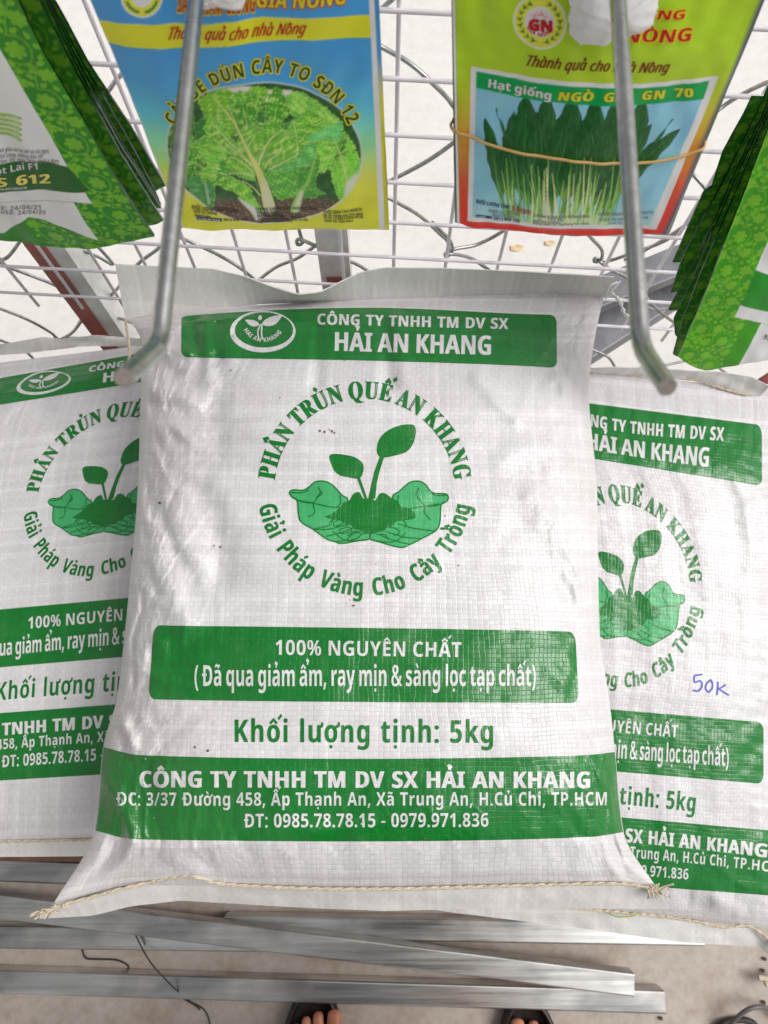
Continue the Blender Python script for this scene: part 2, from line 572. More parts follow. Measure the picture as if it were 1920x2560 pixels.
MK = {'\u0302': [(-.2, 0), (0, .17), (.2, 0)], '\u0301': [(-.1, 0), (.1, .2)], '\u0300': [(.1, 0), (-.1, .2)],
      '\u0309': [(-.1, .17), (-.01, .24), (.09, .18), (.03, .09), (0, 0)], '\u0303': [(-.22, .03), (-.1, .13), (.08, .03), (.2, .13)],
      '\u0306': [(-.18, .18), (-.1, .05), (.1, .05), (.18, .18)]}
def layout(s, sty='B', off=0.0, track=0.0, space=.36, bold=.115):
    """-> list of (verts, tris, lift) with cap height 1, and the width"""
    out, x = [], 0.0
    for ch in unicodedata.normalize('NFC', s):
        if ch == ' ':
            x += space + track
            continue
        d = unicodedata.normalize('NFD', ch)
        base, marks = d[0], d[1:]
        bar = base in 'Đđ'
        if bar:
            base = 'D' if base == 'Đ' else 'd'
        if base == 'i' and any(mk != '\u0323' for mk in marks):
            pass
        v, f, adv = glyph(base, sty, off)
        o_ = max(off, 0) * 1.35
        if not ch.isalnum() and sty in 'BS': o_ += .025
        if o_ > .06:
            sh = [(o_ * math.cos(a), o_ * math.sin(a)) for a in np.linspace(0, 2 * math.pi, 10, endpoint=False)]
        elif o_ > 0:
            sh = [(-o_, 0), (o_, 0)]
        else:
            sh = [(0, 0)]
        for ci, (ax, ay) in enumerate(sh):
            out.append((v + [x + ax, ay], f, ci * .02))
        x0, x1 = v[:, 0].min(), v[:, 0].max()
        h = v[:, 1].max()
        if base == 'i': h = max(h, .98)
        cx = x + (x0 + x1) / 2
        w = bold + max(off, 0) * 2.6
        hasc = '\u0302' in marks or '\u0306' in marks
        for mk in marks:
            if mk == '\u0323':
                yb = min(v[:, 1].min(), 0)
                q = np.array([(-.08, -.27), (.08, -.27), (.08, -.12), (-.08, -.12)]) + [cx, 0]
                out.append((q, [(0, 1, 2), (0, 2, 3)], .25))
            elif mk == '\u031b':
                q = np.array([(x1 - .10, h - .10), (x1 + .08, h - .04), (x1 + .10, h + .12)]) + [x, 0]
                vv, ff = strip2d(q, w)
                out.append((vv, ff, .25))
            elif mk in MK:
                oy, ox = (.05 if hasc else .10), 0
                if hasc and mk not in '\u0302\u0306':
                    ox = -.34 if mk == '\u0300' else .38
                    oy = .24
                vv, ff = strip2d(np.array(MK[mk]) + [cx + ox, h + oy], w)
                out.append((vv, ff, .25 if mk in '\u0302\u0306' else .45))
        if bar:
            yb = .47 if ch == 'Đ' else .86
            xa = x + x0 - .12 if ch == 'Đ' else x + x1 - .34
            q = np.array([(xa, yb), (xa + .42, yb), (xa + .42, yb + .13), (xa, yb + .13)])
            out.append((q, [(0, 1, 2), (0, 2, 3)], .25))
        x += adv + track
    return out, x - track

class Print:
    """flat artwork: pieces of (verts px, tris, material, layer)"""
    def __init__(self, inv):
        self.inv, self.p = inv, []
    def piece(self, v, f, mat, layer):
        self.p.append((self.inv(np.asarray(v, float)), f, mat, layer))
    def poly(self, pts, mat, layer):
        q = [Vector((a, b, 0)) for a, b in pts]
        self.piece(pts, geometry.tessellate_polygon([q]), mat, layer)
    def ring(self, outer, inner, mat, layer):
        v, n = list(outer) + list(inner), len(outer)
        f = []
        for i in range(n):
            j = (i + 1) % n
            f += [(i, j, n + j), (i, n + j, n + i)]
        self.piece(v, f, mat, layer)
    def line(self, pts, w, mat, layer, smooth=True):
        if smooth and len(pts) > 2:
            pts = smooth_path(pts, max(8, 5 * len(pts)))
        v, f = strip2d(pts, w)
        self.piece(v, f, mat, layer)
    def text(self, s, p0, p1, cap, mat, layer, sty='B', off=0., track=0., space=.36, lean=None):
        """p0 -> p1: baseline ends in px; cap: cap height in px"""
        L, W = layout(s, sty, off, track, space)
        p0, p1 = np.array(p0, float), np.array(p1, float)
        e = (p1 - p0) / W
        d = e / np.linalg.norm(e)
        up = np.array([d[1], -d[0]]) * cap
        if lean is not None:
            up = np.array(lean, float) * cap
        for v, f, dz in L:
            self.piece(p0 + v[:, :1] * e + v[:, 1:] * up, f, mat, layer + dz)
    def arc(self, s, c, r, a0, a1, cap, mat, layer, sty='B', off=0., track=0., inside=False, space=.36, squash=1.0, rot=0.0):
        """text on a circle; angles in degrees clockwise from 12 o'clock"""
        L, W = layout(s, sty, off, track, space)
        a0, a1 = math.radians(a0), math.radians(a1)
        for v, f, dz in L:
            xm = (v[:, 0].min() + v[:, 0].max()) / 2
            am = a0 + (a1 - a0) * xm / W
            k = abs(a1 - a0) * r / W            # px per unit of width
            x = (v[:, 0] - xm) * k
            y = v[:, 1] * cap
            rad = np.array([math.sin(am), -math.cos(am)])
            tan = np.array([math.cos(am), math.sin(am)])
            if inside:
                rad, tan, base = -rad, -tan, -r
                q = rad * 0 + x[:, None] * tan + (y - r)[:, None] * rad
            else:
                q = x[:, None] * tan + (y + r)[:, None] * rad
            q = q * [1, squash]
            if rot:
                cr, sr = math.cos(rot), math.sin(rot)
                q = q @ np.array([[cr, sr], [-sr, cr]])
            self.piece(np.array(c) + q, f, mat, layer + dz)

def clip_axis(poly, ax, lo, hi):
    for val, sg in ((lo, 1), (hi, -1)):
        out = []
        n = len(poly)
        for i in range(n):
            a, b = poly[i], poly[(i + 1) % n]
            da, db = (a[ax] - val) * sg, (b[ax] - val) * sg
            if da >= 0: out.append(a)
            if (da > 0 and db < 0) or (da < 0 and db > 0):
                t_ = da / (da - db)
                out.append((a[0] + (b[0] - a[0]) * t_, a[1] + (b[1] - a[1]) * t_))
        poly = out
        if len(poly) < 3:
            return []
    return poly

def cut(v, f, cx, cy, x0, y0):
    """cut triangles along the lines of the carrier's own grid"""
    V, Fc = [], []
    for tri in f:
        p = [tuple(v[i]) for i in tri]
        A = (p[1][0] - p[0][0]) * (p[2][1] - p[0][1]) - (p[2][0] - p[0][0]) * (p[1][1] - p[0][1])
        if abs(A) < 1e-13:
            continue
        if A < 0: p = p[::-1]
        xs = [q[0] for q in p]
        for i in range(int(math.floor((min(xs) - x0) / cx)), int(math.floor((max(xs) - x0) / cx)) + 1):
            s = clip_axis(p, 0, x0 + i * cx, x0 + (i + 1) * cx)
            if not s: continue
            ys = [q[1] for q in s]
            for j in range(int(math.floor((min(ys) - y0) / cy)), int(math.floor((max(ys) - y0) / cy)) + 1):
                c = clip_axis(s, 1, y0 + j * cy, y0 + (j + 1) * cy)
                if c:
                    Fc.append(list(range(len(V), len(V) + len(c))))
                    V += c
    return np.array(V).reshape(-1, 2), Fc
# ------------------------------------------------------------------ setting: ground
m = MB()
m.add([(-6, -4, 0), (6, -4, 0), (6, .52, 0), (-6, .52, 0)], [(0, 1, 2, 3)], 'concrete_shaded')
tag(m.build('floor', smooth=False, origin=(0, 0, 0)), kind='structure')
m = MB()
m.add([(-30, .52, 0), (30, .52, 0), (30, 40, 0), (-30, 40, 0)], [(0, 1, 2, 3)], 'concrete_lit')  # paler colour carries the stronger light behind the grid
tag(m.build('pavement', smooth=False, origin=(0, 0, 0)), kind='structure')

# ------------------------------------------------------------------ fertiliser sacks
ROWS = np.array([0, .037, .0935, .137, .197, .222, .32, .413, .435, .50, .52])
COLS = np.array([-.225, -.17, 0, .17, .225])
SEAM = .52

class Sack:
    def __init__(self, knots, zc, zr, bumps=(), seed=0, amp=.0013, skew=0.0, rows=ROWS):
        K = np.array(knots, float)              # rows x cols x 2 photo pixels
        self.K, self.seed, self.amp = K, seed, amp
        self.rows = rows
        self.tab = []
        for c in range(5):
            for k in range(2):
                y = K[:, c, k]
                self.tab.append((y, pchip_slopes(rows, y)))
        zy, zz = np.array(zc).T
        self.zy, self.zz = zy, zz
        self.zm = pchip_slopes(zy, zz)
        self.lp = 2.6 if seed == 2 else 3.0
        self.cr = .85 if seed == 2 else .6
        self.zr = zr                            # function (X, Y) -> rim height
        self.bumps = []
        for pts, w, am in bumps:
            q = self.inv(np.array(pts, float))
            self.bumps.append((resample(q, 24), w, am * 1.25))
    def px(self, X, Y):
        sh = X.shape
        X, Y = X.ravel(), np.clip(Y.ravel(), 0, SEAM)
        v = [hermite(self.rows, y, m_, Y) for y, m_ in self.tab]
        out = []
        for k in range(2):
            M = np.stack(v[k::2], 1)
            out.append(hermite(COLS, M, pchip_slopes(COLS, M), np.clip(X, -.225, .225)).reshape(sh))
        return out
    def inv(self, q):
        X = np.clip((q[:, 0] - np.interp(q[:, 1], self.K[::-1, 2, 1], self.K[::-1, 2, 0])) / 2900, -.22, .22)
        Y = np.interp(q[:, 1], self.K[::-1, 2, 1], self.rows[::-1])
        h = 1e-4
        for _ in range(9):
            a, b = self.px(X, Y)
            ax, bx = self.px(X + h, Y); ay, by = self.px(X, Y + h)
            J = np.array([[(ax - a) / h, (ay - a) / h], [(bx - b) / h, (by - b) / h]])
            ex, ey = q[:, 0] - a, q[:, 1] - b
            det = J[0, 0] * J[1, 1] - J[0, 1] * J[1, 0]
            det = np.where(np.abs(det) < 1e3, 1e6, det)
            X = np.clip(X + np.clip((J[1, 1] * ex - J[0, 1] * ey) / det, -.04, .04), -.2245, .2245)
            Y = np.clip(Y + np.clip((-J[1, 0] * ex + J[0, 0] * ey) / det, -.04, .04), .0005, SEAM - .0005)
        return np.stack([X, Y], 1)
    def shape(self, X):
        return np.maximum(1 - np.abs(X / .225) ** np.where(X < 0, self.lp, 3.2), 0) ** .62
    def z(self, X, Y):
        Yc = np.clip(Y, 0, SEAM)
        zr = self.zr(X, Yc)
        d = hermite(self.zy, self.zz, self.zm, Yc.ravel()).reshape(Y.shape)
        s = self.shape(X)
        z = zr + d * s
        e = np.clip(np.minimum(Yc, SEAM - Yc) / .03, 0, 1) * np.clip((.225 - np.abs(X)) / .02, 0, 1)
        w = self.amp * wob(X / .085, Yc / .085, self.seed) + self.amp * .42 * wob(X / .034, Yc / .05, self.seed + 3) + self.amp * .16 * wob(X / .013, Yc / .017, self.seed + 7)
        edge = np.clip((np.abs(X) - .12) / .08, 0, 1)
        w = w + edge * .0019 * wob(X / .035, Yc / .022, self.seed + 11)
        ends = np.clip((.05 - np.minimum(Yc, SEAM - Yc)) / .05, 0, 1)
        w = w + ends * .0016 * wob(X / .02, Yc / .09, self.seed + 17)
        rg = lambda sx, sy, sd: np.clip(1 - np.abs(wob(X / sx, Yc / sy, sd, 4)) * 2.2, 0, 1) ** 2
        lf_ = np.clip((-X - .085) / .08, 0, 1) + .3 * np.clip((X - .11) / .07, 0, 1) + .7 * np.clip((.10 - np.minimum(Yc, SEAM - Yc)) / .08, 0, 1)
        lf_ = np.minimum(lf_, 1)
        w = w + self.cr * (lf_ + .10) * (.0030 * rg(.16, .11, self.seed + 23) - .0022 * rg(.10, .14, self.seed + 29) + .0011 * rg(.05, .06, self.seed + 31) + .0006 * rg(.022, .03, self.seed + 37))
        for q, wd, am in self.bumps:
            near = (X > q[:, 0].min() - 3 * wd) & (X < q[:, 0].max() + 3 * wd) & (Yc > q[:, 1].min() - 3 * wd) & (Yc < q[:, 1].max() + 3 * wd)
            if near.any():
                dx = X[near][:, None] - q[None, :, 0]; dy = Yc[near][:, None] - q[None, :, 1]
                d2 = (dx * dx + dy * dy).min(1)
                w = w.copy(); w[near] += am * np.exp(-d2 / wd ** 2)
        return z + w * e
    def pos(self, X, Y):
        a, b = self.px(X, Y)
        return on_z(a, b, self.z(X, Y))
    def nor(self, X, Y, h=.0012):
        du = self.pos(X + h, Y) - self.pos(X - h, Y)
        dv = self.pos(X, Y + h) - self.pos(X, Y - h)
        n = np.cross(du, dv)
        return n / (np.linalg.norm(n, axis=-1)[..., None] + 1e-12)

NX, NY = 150, 174
CX, CY = .45 / NX, SEAM / NY

def build_sack(S, prints, label, base, flap, hem, top_seam, bottom_seam, belly, cordend=True):
    root = empty('fertiliser_sack', base)
    tag(root, label, 'sack', 'white woven plastic fertiliser sacks')
    m = MB()
    gx = np.linspace(-.225, .225, NX + 1); gy = np.linspace(0, SEAM, NY + 1)
    X, Y = np.meshgrid(gx, gy)
    P = S.pos(X, Y)
    N = S.nor(np.clip(X, -.2235, .2235), np.clip(Y, .0014, SEAM - .0014))
    uv = np.stack([X, Y], -1)
    m.grid(P, 'sack_fabric', uv, N)
    # underside
    Q = P.copy()
    zb = S.zr(X, Y) - belly * S.shape(X) * np.clip(np.minimum(Y, SEAM - Y) / .10, 0, 1) ** .5
    zb = np.minimum(zb, P[..., 2])
    Q[..., 2] = np.where((np.abs(X) > .2249) | (Y < 1e-6) | (Y > SEAM - 1e-6), P[..., 2], zb)
    sub = Q[::3, ::3]
    gu, gv = np.gradient(sub, axis=1), np.gradient(sub, axis=0)
    nn = -np.cross(gu, gv); nn /= np.linalg.norm(nn, axis=-1)[..., None] + 1e-12
    m.grid(sub, 'sack_fabric', uv[::3, ::3] + [.7, .1], nn, flip=True)
    cache = []
    for V, Fc, mat, layer in prints:
        x, y = V[:, 0], V[:, 1]
        n = S.nor(np.clip(x, -.2235, .2235), np.clip(y, .0014, SEAM - .0014))
        # ride on the carrier's own quads so print and fabric stay parallel
        i = np.clip(((x + .225) / CX).astype(int), 0, NX - 1); j = np.clip((y / CY).astype(int), 0, NY - 1)
        fx = ((x + .225) / CX - i)[:, None]; fy = (y / CY - j)[:, None]
        p = P[j, i] * (1 - fx) * (1 - fy) + P[j, i + 1] * fx * (1 - fy) + P[j + 1, i] * (1 - fx) * fy + P[j + 1, i + 1] * fx * fy
        m.add(p + n * (.00022 + .00016 * layer), Fc, mat, V, n)
    body = m.build('sack_body', root, custom=True, uv=True)
    # flaps beyond the two sewn seams: doubled cloth
    for nm, (A, B, zA, zB, seed, rip) in (('top_flap', flap), ('bottom_hem', hem)):
        if A is None: continue
        A, B = resample(A, 90), resample(B, 90)
        m = MB()
        rws = 11
        G = []
        for k in range(rws):
            t_ = k / (rws - 1)
            q = A * (1 - t_) + B * t_
            u = np.linspace(0, 1, 90)
            z = zA + (zB - zA) * t_ + rip * t_ * wob(u * 7, u * 0 + t_ * .7, seed) + rip * .35 * wob(u * 19, u * 0 + t_, seed + 2)
            G.append(on_z(q[:, 0], q[:, 1], z))
        G = np.array(G)
        gu, gv = np.gradient(G, axis=1), np.gradient(G, axis=0)
        nn = np.cross(gu, gv); nn /= np.linalg.norm(nn, axis=-1)[..., None] + 1e-12
        nn *= np.sign(nn[..., 2].mean())
        uvf = G[..., :2] + [.3 * seed, .2]
        m.grid(G + nn * .0006, 'sack_hem_fabric', uvf)
        m.grid(G - nn * .0006 , 'sack_hem_fabric', uvf + [.4, 0])
        rim = np.concatenate([G[0], G[1:, -1], G[-1][::-1][1:], G[::-1][1:, 0]])
        rn = np.concatenate([nn[0], nn[1:, -1], nn[-1][::-1][1:], nn[::-1][1:, 0]])
        m.grid(np.stack([rim + rn * .0006, rim - rn * .0006]), 'sack_hem_fabric', np.stack([rim[:, :2]] * 2))
        m.build(nm, root, uv=True)
    # sewing cords: two twisted strands each
    for pts, zz, rad, frayed in ((top_seam + (False,)) if top_seam else (None,) * 4, bottom_seam + (True,)):
        if pts is None: continue
        m = MB()
        c = smooth_path(pts, 400)
        zc_ = np.full(400, zz)
        if frayed:
            iv = S.inv(c)
            zc_ = np.maximum(zz, S.z(iv[:, 0], iv[:, 1]) + .0006)
            k_ = np.ones(21) / 21
            zc_ = np.maximum(zc_, np.convolve(np.pad(zc_, 10, 'edge'), k_, 'valid'))
        w3 = on_z(c[:, 0], c[:, 1], zc_)
        s = np.r_[0, np.cumsum(np.linalg.norm(np.diff(w3, axis=0), axis=1))]
        tn = np.gradient(w3, axis=0); tn /= np.linalg.norm(tn, axis=1)[:, None]
        sd_ = np.cross(tn, [0, 0, 1.0])
        for ph in (0, math.pi):
            a = s / .0095 * math.pi + ph
            q = w3 + sd_ * (np.cos(a) * rad * .8)[:, None] + np.array([0, 0, 1.0]) * ((np.sin(a) * .5 + .5) * rad)[:, None]
            m.tube(q, rad, 'cord', 6)
        if frayed and cordend:
            rs = np.random.RandomState(4)
            for end, dr in ((w3[0], tn[0] * -1), (w3[-1], tn[-1])):
                for k in range(16):
                    st = end - dr * rs.uniform(0, .014)
                    v = dr * rs.uniform(.3, 1) + rs.uniform(-.6, .6, 3) * [1, 1, .5]
                    q = np.array([st, st + v * .004 + [0, 0, .002], st + v * .008, st + v * rs.uniform(.007, .012) + rs.uniform(-.003, .003, 3)])
                    m.tube(smooth_path(q, 10), .0008, 'cord', 5)
        m.build('sewing_cord', root)
    return root

# main sack: photo pixels of the design's rows and columns
KM = [
 [(132, 2262), (340, 2213), (909, 2222), (1500, 2213), (1650, 2232)],
 [(237, 2076), (345, 2098), (909, 2103), (1470, 2092), (1559, 2080)],
 [(258, 1868), (357, 1888), (909, 1897), (1461, 1888), (1538, 1880)],
 [(292, 1745), (372, 1748), (909, 1755), (1446, 1757), (1524, 1755)],
 [(314, 1560), (386, 1563), (910, 1570), (1436, 1580), (1500, 1585)],
 [(322, 1480), (393, 1483), (911, 1490), (1428, 1498), (1497, 1500)],
 [(345, 1205), (418, 1215), (912, 1220), (1408, 1228), (1493, 1232)],
 [(353, 945), (436, 950), (914, 958), (1390, 966), (1472, 978)],
 [(356, 880), (454, 894), (917, 904), (1391, 922), (1475, 932)],
 [(332, 812), (455, 790), (920, 768), (1390, 784), (1501, 778)],
 [(313, 798), (424, 781), (920, 748), (1400, 734), (1511, 742)]]
ZC = [(0, 0), (.012, .020), (.037, .038), (.0935, .052), (.2, .058), (.35, .056), (.413, .052), (.435, .048), (.47, .036), (.50, .015), (.52, 0)]
BM = [
 ([(375, 975), (430, 985), (500, 1000)], .010, .0045), ([(350, 1060), (420, 1075), (470, 1090)], .012, .003),
 ([(395, 900), (470, 950), (520, 1010)], .009, -.004), ([(545, 905), (548, 1000), (545, 1130)], .010, -.0030),
 ([(482, 800), (486, 850), (500, 930)], .007, -.004), ([(515, 800), (510, 890), (530, 960)], .007, .003),
 ([(560, 770), (570, 850), (575, 900)], .008, .002), ([(790, 770), (792, 850), (790, 960)], .006, -.0025),
 ([(955, 800), (965, 880), (975, 960)], .007, -.003), ([(990, 790), (1000, 880), (1010, 940)], .008, .002),
 ([(390, 1400), (425, 1470), (460, 1560)], .012, .0050), ([(500, 1230), (530, 1330), (560, 1430)], .016, -.0050),
 ([(430, 1300), (470, 1400)], .012, .002), ([(470, 1180), (530, 1210)], .01, .003),
 ([(370, 1230), (420, 1330), (480, 1440)], .010, -.004), ([(345, 1640), (400, 1600)], .008, .003),
 ([(360, 850), (420, 870), (470, 880)], .008, .0035), ([(365, 930), (440, 935)], .007, -.003), ([(380, 1030), (450, 1030), (520, 1050)], .008, -.003), ([(520, 1180), (545, 1300), (548, 1450)], .01, -.002), ([(1195, 945), (1240, 1000), (1290, 1045)], .008, .0030), ([(1400, 1060), (1440, 1150), (1470, 1220)], .014, -.002),
 ([(1330, 1240), (1400, 1330), (1450, 1450), (1490, 1530)], .012, .003), ([(1300, 1330), (1370, 1420), (1440, 1540)], .016, -.002),
 ([(1390, 950), (1440, 1010), (1465, 1080)], .008, .003), ([(1250, 1150), (1330, 1110), (1420, 1120)], .010, .002),
 ([(300, 1880), (360, 1930), (380, 2010)], .012, -.003), ([(250, 1960), (300, 2000), (330, 2080)], .008, .003),
 ([(330, 2110), (285, 2190), (215, 2230)], .006, .0048), ([(300, 2105), (255, 2165), (195, 2225)], .009, -.006),
 ([(440, 2150), (480, 2185)], .008, .0035), ([(520, 2165), (560, 2195)], .008, -.003),
 ([(1200, 2150), (1350, 2130), (1500, 2150)], .010, -.002), ([(1540, 2120), (1565, 2190), (1620, 2210)], .006, -.005),
 ([(640, 1080), (700, 1110), (770, 1130)], .012, .0015), ([(1080, 1100), (1100, 1250)], .018, -.0015),
 ([(355, 1530), (330, 1600), (335, 1700)], .006, -.004), ([(300, 1800), (330, 1850)], .007, .004)]
MAIN = Sack(KM, ZC, lambda X, Y: .595 + 0 * X, BM, seed=2)

pr = Print(MAIN.inv)
def rrect(x0, x1, yt0, yt1, yb0, yb1, r, xb0=None, xb1=None):
    """rounded quad: top edge (x0,yt0)-(x1,yt1), bottom edge (xb0,yb0)-(xb1,yb1)"""
    xb0 = x0 if xb0 is None else xb0; xb1 = x1 if xb1 is None else xb1
    C = [np.array(q, float) for q in ((x0, yt0), (x1, yt1), (xb1, yb1), (xb0, yb0))]
    out = []
    for i in range(4):
        p, c, n = C[i - 1], C[i], C[(i + 1) % 4]
        a = c + (p - c) / np.linalg.norm(p - c) * r; b = c + (n - c) / np.linalg.norm(n - c) * r
        for t_ in np.linspace(0, 1, 7):
            out.append(tuple((1 - t_) ** 2 * a + 2 * t_ * (1 - t_) * c + t_ ** 2 * b))
    return out
def dense(poly, n=8):
    out = []
    for i in range(len(poly)):
        a, b = np.array(poly[i]), np.array(poly[(i + 1) % len(poly)])
        for t_ in np.linspace(0, 1, n, endpoint=False):
            out.append(tuple(a + (b - a) * t_))
    return out
# bands are laid in design metres so that they follow the cloth
ident = Print(lambda q: q)
R = .011
def band(x0, x1, y0, y1, r):
    out = []
    for cx, cy, a in ((x1 - r, y1 - r, 0), (x0 + r, y1 - r, 90), (x0 + r, y0 + r, 180), (x1 - r, y0 + r, 270)):
        for t_ in np.linspace(a, a + 90, 8):
            out.append((cx + r * math.cos(math.radians(t_)), cy + r * math.sin(math.radians(t_))))
    return out
ident.poly(band(-.1705, .1705, .436, .4985, .008), 'print_green', 1)
ident.poly(band(-.1705, .1705, .137, .197, .009), 'print_green', 1)
ident.poly([(-.2235, .037), (.2235, .037), (.2235, .0935), (-.2235, .0935)], 'print_green', 1)
# top band
E_ = lambda cx, cy, rx, ry, n=48, a=0: [(cx + rx * math.cos(t_) * math.cos(a) - ry * math.sin(t_) * math.sin(a), cy + rx * math.cos(t_) * math.sin(a) + ry * math.sin(t_) * math.cos(a)) for t_ in np.linspace(0, 2 * math.pi, n, endpoint=False)]
pr.ring(E_(657, 830, 82, 52), E_(660, 826, 73, 44), 'print_white', 2)
def leaf(p0, p1, w, mat, layer, bend=0.0, P=pr, notch=True):
    p0, p1 = np.array(p0, float), np.array(p1, float)
    d = p1 - p0; nrm = np.array([-d[1], d[0]]) / np.linalg.norm(d)
    ts = np.linspace(0, 1, 10)
    mid = [p0 + d * t_ + nrm * bend * math.sin(math.pi * t_) for t_ in ts]
    hw = [w * math.sin(math.pi * t_ ** .8) for t_ in ts]
    up = [tuple(mid[i] + nrm * hw[i]) for i in range(10)]
    dn = [tuple(mid[i] - nrm * hw[i]) for i in range(1, 9)]
    P.poly(up + dn[::-1], mat, layer)
leaf((654, 812), (708, 788), 11, 'print_white', 2, 3)
leaf((650, 813), (612, 800), 8, 'print_white', 2, -2)
leaf((649, 802), (652, 788), 5, 'print_white', 2, 0)
pr.line([(652, 812), (645, 830), (648, 852)], 3.5, 'print_white', 2)
pr.line([(655, 812), (654, 835), (657, 850)], 3.5, 'print_white', 2)
pr.arc('HAI AN KHANG', (659, 800), 56, 243, 124, 11, 'print_white', 2, inside=True, off=0, track=.1)
pr.text('CÔNG TY TNHH TM DV SX', (792, 812), (1270, 824), 27, 'print_white', 2, off=.022, space=.45, track=.04)
pr.text('HẢI AN KHANG', (833, 878), (1230, 888), 47, 'print_white', 2, off=.02, space=.36)
# emblem
q = lambda *a: [(620 + a[i] * .3617, 920 + a[i + 1] * .3617) for i in range(0, len(a), 2)]
sm = lambda pts, n=60: [tuple(v) for v in smooth_path(list(pts) + [pts[0]], n)[:-1]]
pr.poly(sm(q(905, 612, 890, 570, 905, 500, 950, 445, 1030, 403, 1110, 390, 1150, 400, 1160, 445, 1140, 525, 1095, 580, 1020, 605, 940, 620)), 'print_green', 1)
pr.poly(sm(q(640, 745, 600, 715, 575, 660, 562, 615, 580, 596, 640, 597, 730, 615, 785, 650, 800, 690, 785, 750, 750, 765, 690, 755)), 'print_green', 1)
pr.poly(q(912, 614, 940, 620, 908, 720, 890, 800, 880, 905, 832, 905, 850, 820, 872, 720), 'print_green', 1.3)
pr.poly(q(752, 758, 772, 752, 800, 830, 826, 905, 806, 905, 780, 830), 'print_green', 1.3)
handL = q(286, 866, 296, 848, 330, 843, 380, 846, 420, 826, 465, 788, 520, 783, 570, 800, 615, 840, 650, 880, 690, 912, 640, 1000, 560, 1040, 640, 1035, 672, 1080, 720, 1080, 760, 1110, 840, 1140, 838, 1182, 760, 1195, 650, 1213, 600, 1200, 540, 1180, 450, 1115, 370, 1065, 350, 1010, 340, 914, 305, 893)
handR = q(1386, 898, 1376, 876, 1340, 868, 1295, 868, 1260, 850, 1230, 810, 1190, 785, 1140, 785, 1100, 805, 1050, 850, 1000, 890, 1040, 960, 1110, 975, 1150, 1030, 1010, 1065, 960, 1095, 900, 1130, 845, 1145, 845, 1182, 900, 1200, 1050, 1240, 1120, 1220, 1200, 1180, 1290, 1130, 1325, 1075, 1336, 944, 1372, 924)
pr.poly(sm(handL, 110), 'print_mid_green', .5)
pr.poly(sm(handR, 110), 'print_mid_green', .5)
pr.line(handL + handL[:1], 3.6, 'print_green', 1)
pr.line(handR + handR[:1], 3.6, 'print_green', 1)
soil = q(530, 1028, 590, 1000, 640, 960, 660, 930, 700, 915, 730, 870, 770, 860, 800, 905, 850, 900, 880, 915, 910, 870, 950, 868, 1000, 905, 1040, 920, 1050, 960, 1130, 985, 1150, 1040, 1010, 1065, 1000, 1100, 940, 1125, 880, 1150, 800, 1140, 740, 1110, 700, 1090, 650, 1060, 600, 1045, 555, 1040)
pr.poly(sm(soil, 130), 'print_green', 1.15)
fL = q(560, 1075, 590, 1045, 640, 1040, 668, 1058, 676, 1082, 712, 1082, 735, 1108, 780, 1122, 800, 1136, 836, 1140, 838, 1180, 780, 1190, 700, 1196, 640, 1175, 590, 1130)
fR = q(1100, 1100, 1085, 1068, 1050, 1055, 1012, 1066, 1000, 1092, 962, 1096, 940, 1122, 900, 1130, 880, 1142, 848, 1146, 846, 1180, 900, 1196, 990, 1204, 1050, 1180, 1090, 1140)
for fg in (fL, fR):
    pr.poly(sm(fg, 90), 'print_mid_green', 1.4)
    pr.line(fg[:15] if fg is fL else fg[:15], 2.8, 'print_green', 1.6)
for ln in (q(305, 893, 345, 915, 395, 930, 450, 931, 478, 905), q(1372, 924, 1335, 942, 1290, 953, 1235, 955, 1200, 930), q(635, 880, 642, 930, 620, 960), q(450, 935, 460, 1000, 415, 1030), q(640, 965, 560, 960, 450, 935, 345, 915), q(485, 825, 500, 860, 470, 905), q(500, 850, 510, 870, 470, 905),
           q(300, 862, 370, 862, 410, 850, 415, 840), q(450, 1115, 560, 1090, 580, 1060, 610, 1045, 660, 1062), q(450, 1118, 560, 1115, 640, 1095, 690, 1085), q(540, 1165, 640, 1140, 730, 1105), q(600, 1200, 680, 1190, 720, 1150, 780, 1130), q(690, 1195, 750, 1180, 790, 1150, 838, 1140),
           q(1040, 880, 1035, 930, 1055, 960), q(1225, 950, 1220, 1000, 1260, 1050), q(1110, 975, 1225, 955, 1320, 940), q(1180, 830, 1165, 880, 1200, 930), q(1260, 850, 1290, 880, 1370, 880),
           q(1300, 1130, 1150, 1110, 1080, 1090, 1030, 1075), q(1200, 1180, 1080, 1170, 950, 1130), q(1120, 1220, 1000, 1190, 900, 1150), q(1000, 1060, 1060, 1050, 1090, 1080, 1080, 1110), q(960, 1100, 1020, 1110, 1045, 1140, 1010, 1160), q(890, 1150, 950, 1155, 970, 1190), q(590, 1070, 640, 1045, 660, 1070, 600, 1095, 590, 1070), q(630, 1120, 690, 1100, 715, 1125, 650, 1145, 630, 1120), q(690, 1160, 740, 1130, 790, 1150)):
    pr.line(ln, 3.0, 'print_green', 1.8)
CEN = (912, 1222)
pr.arc('PHÂN TRÙN QUẾ AN KHANG', CEN, 225, -84.5, 84.5, 45, 'print_green', 1, sty='S', off=.036, space=.34, track=.02)
pr.arc('Giải Pháp Vàng Cho Cây Trồng', CEN, 268, 261, 99, 44, 'print_green', 1, off=.022, inside=True, space=.62, track=.09)
pr.text('100% NGUYÊN CHẤT', (686, 1637), (1154, 1643), 37, 'print_white', 2, off=-.005, track=.03)
pr.text('( Đã qua giảm ẩm, ray mịn & sàng lọc tạp chất)', (486, 1715), (1340, 1715), 52, 'print_white', 2, off=-.012, space=.3)
pr.text('Khối lượng tịnh: 5kg', (582, 1855), (1237, 1857), 56, 'print_green', 1, off=.006, space=.42, track=.07)
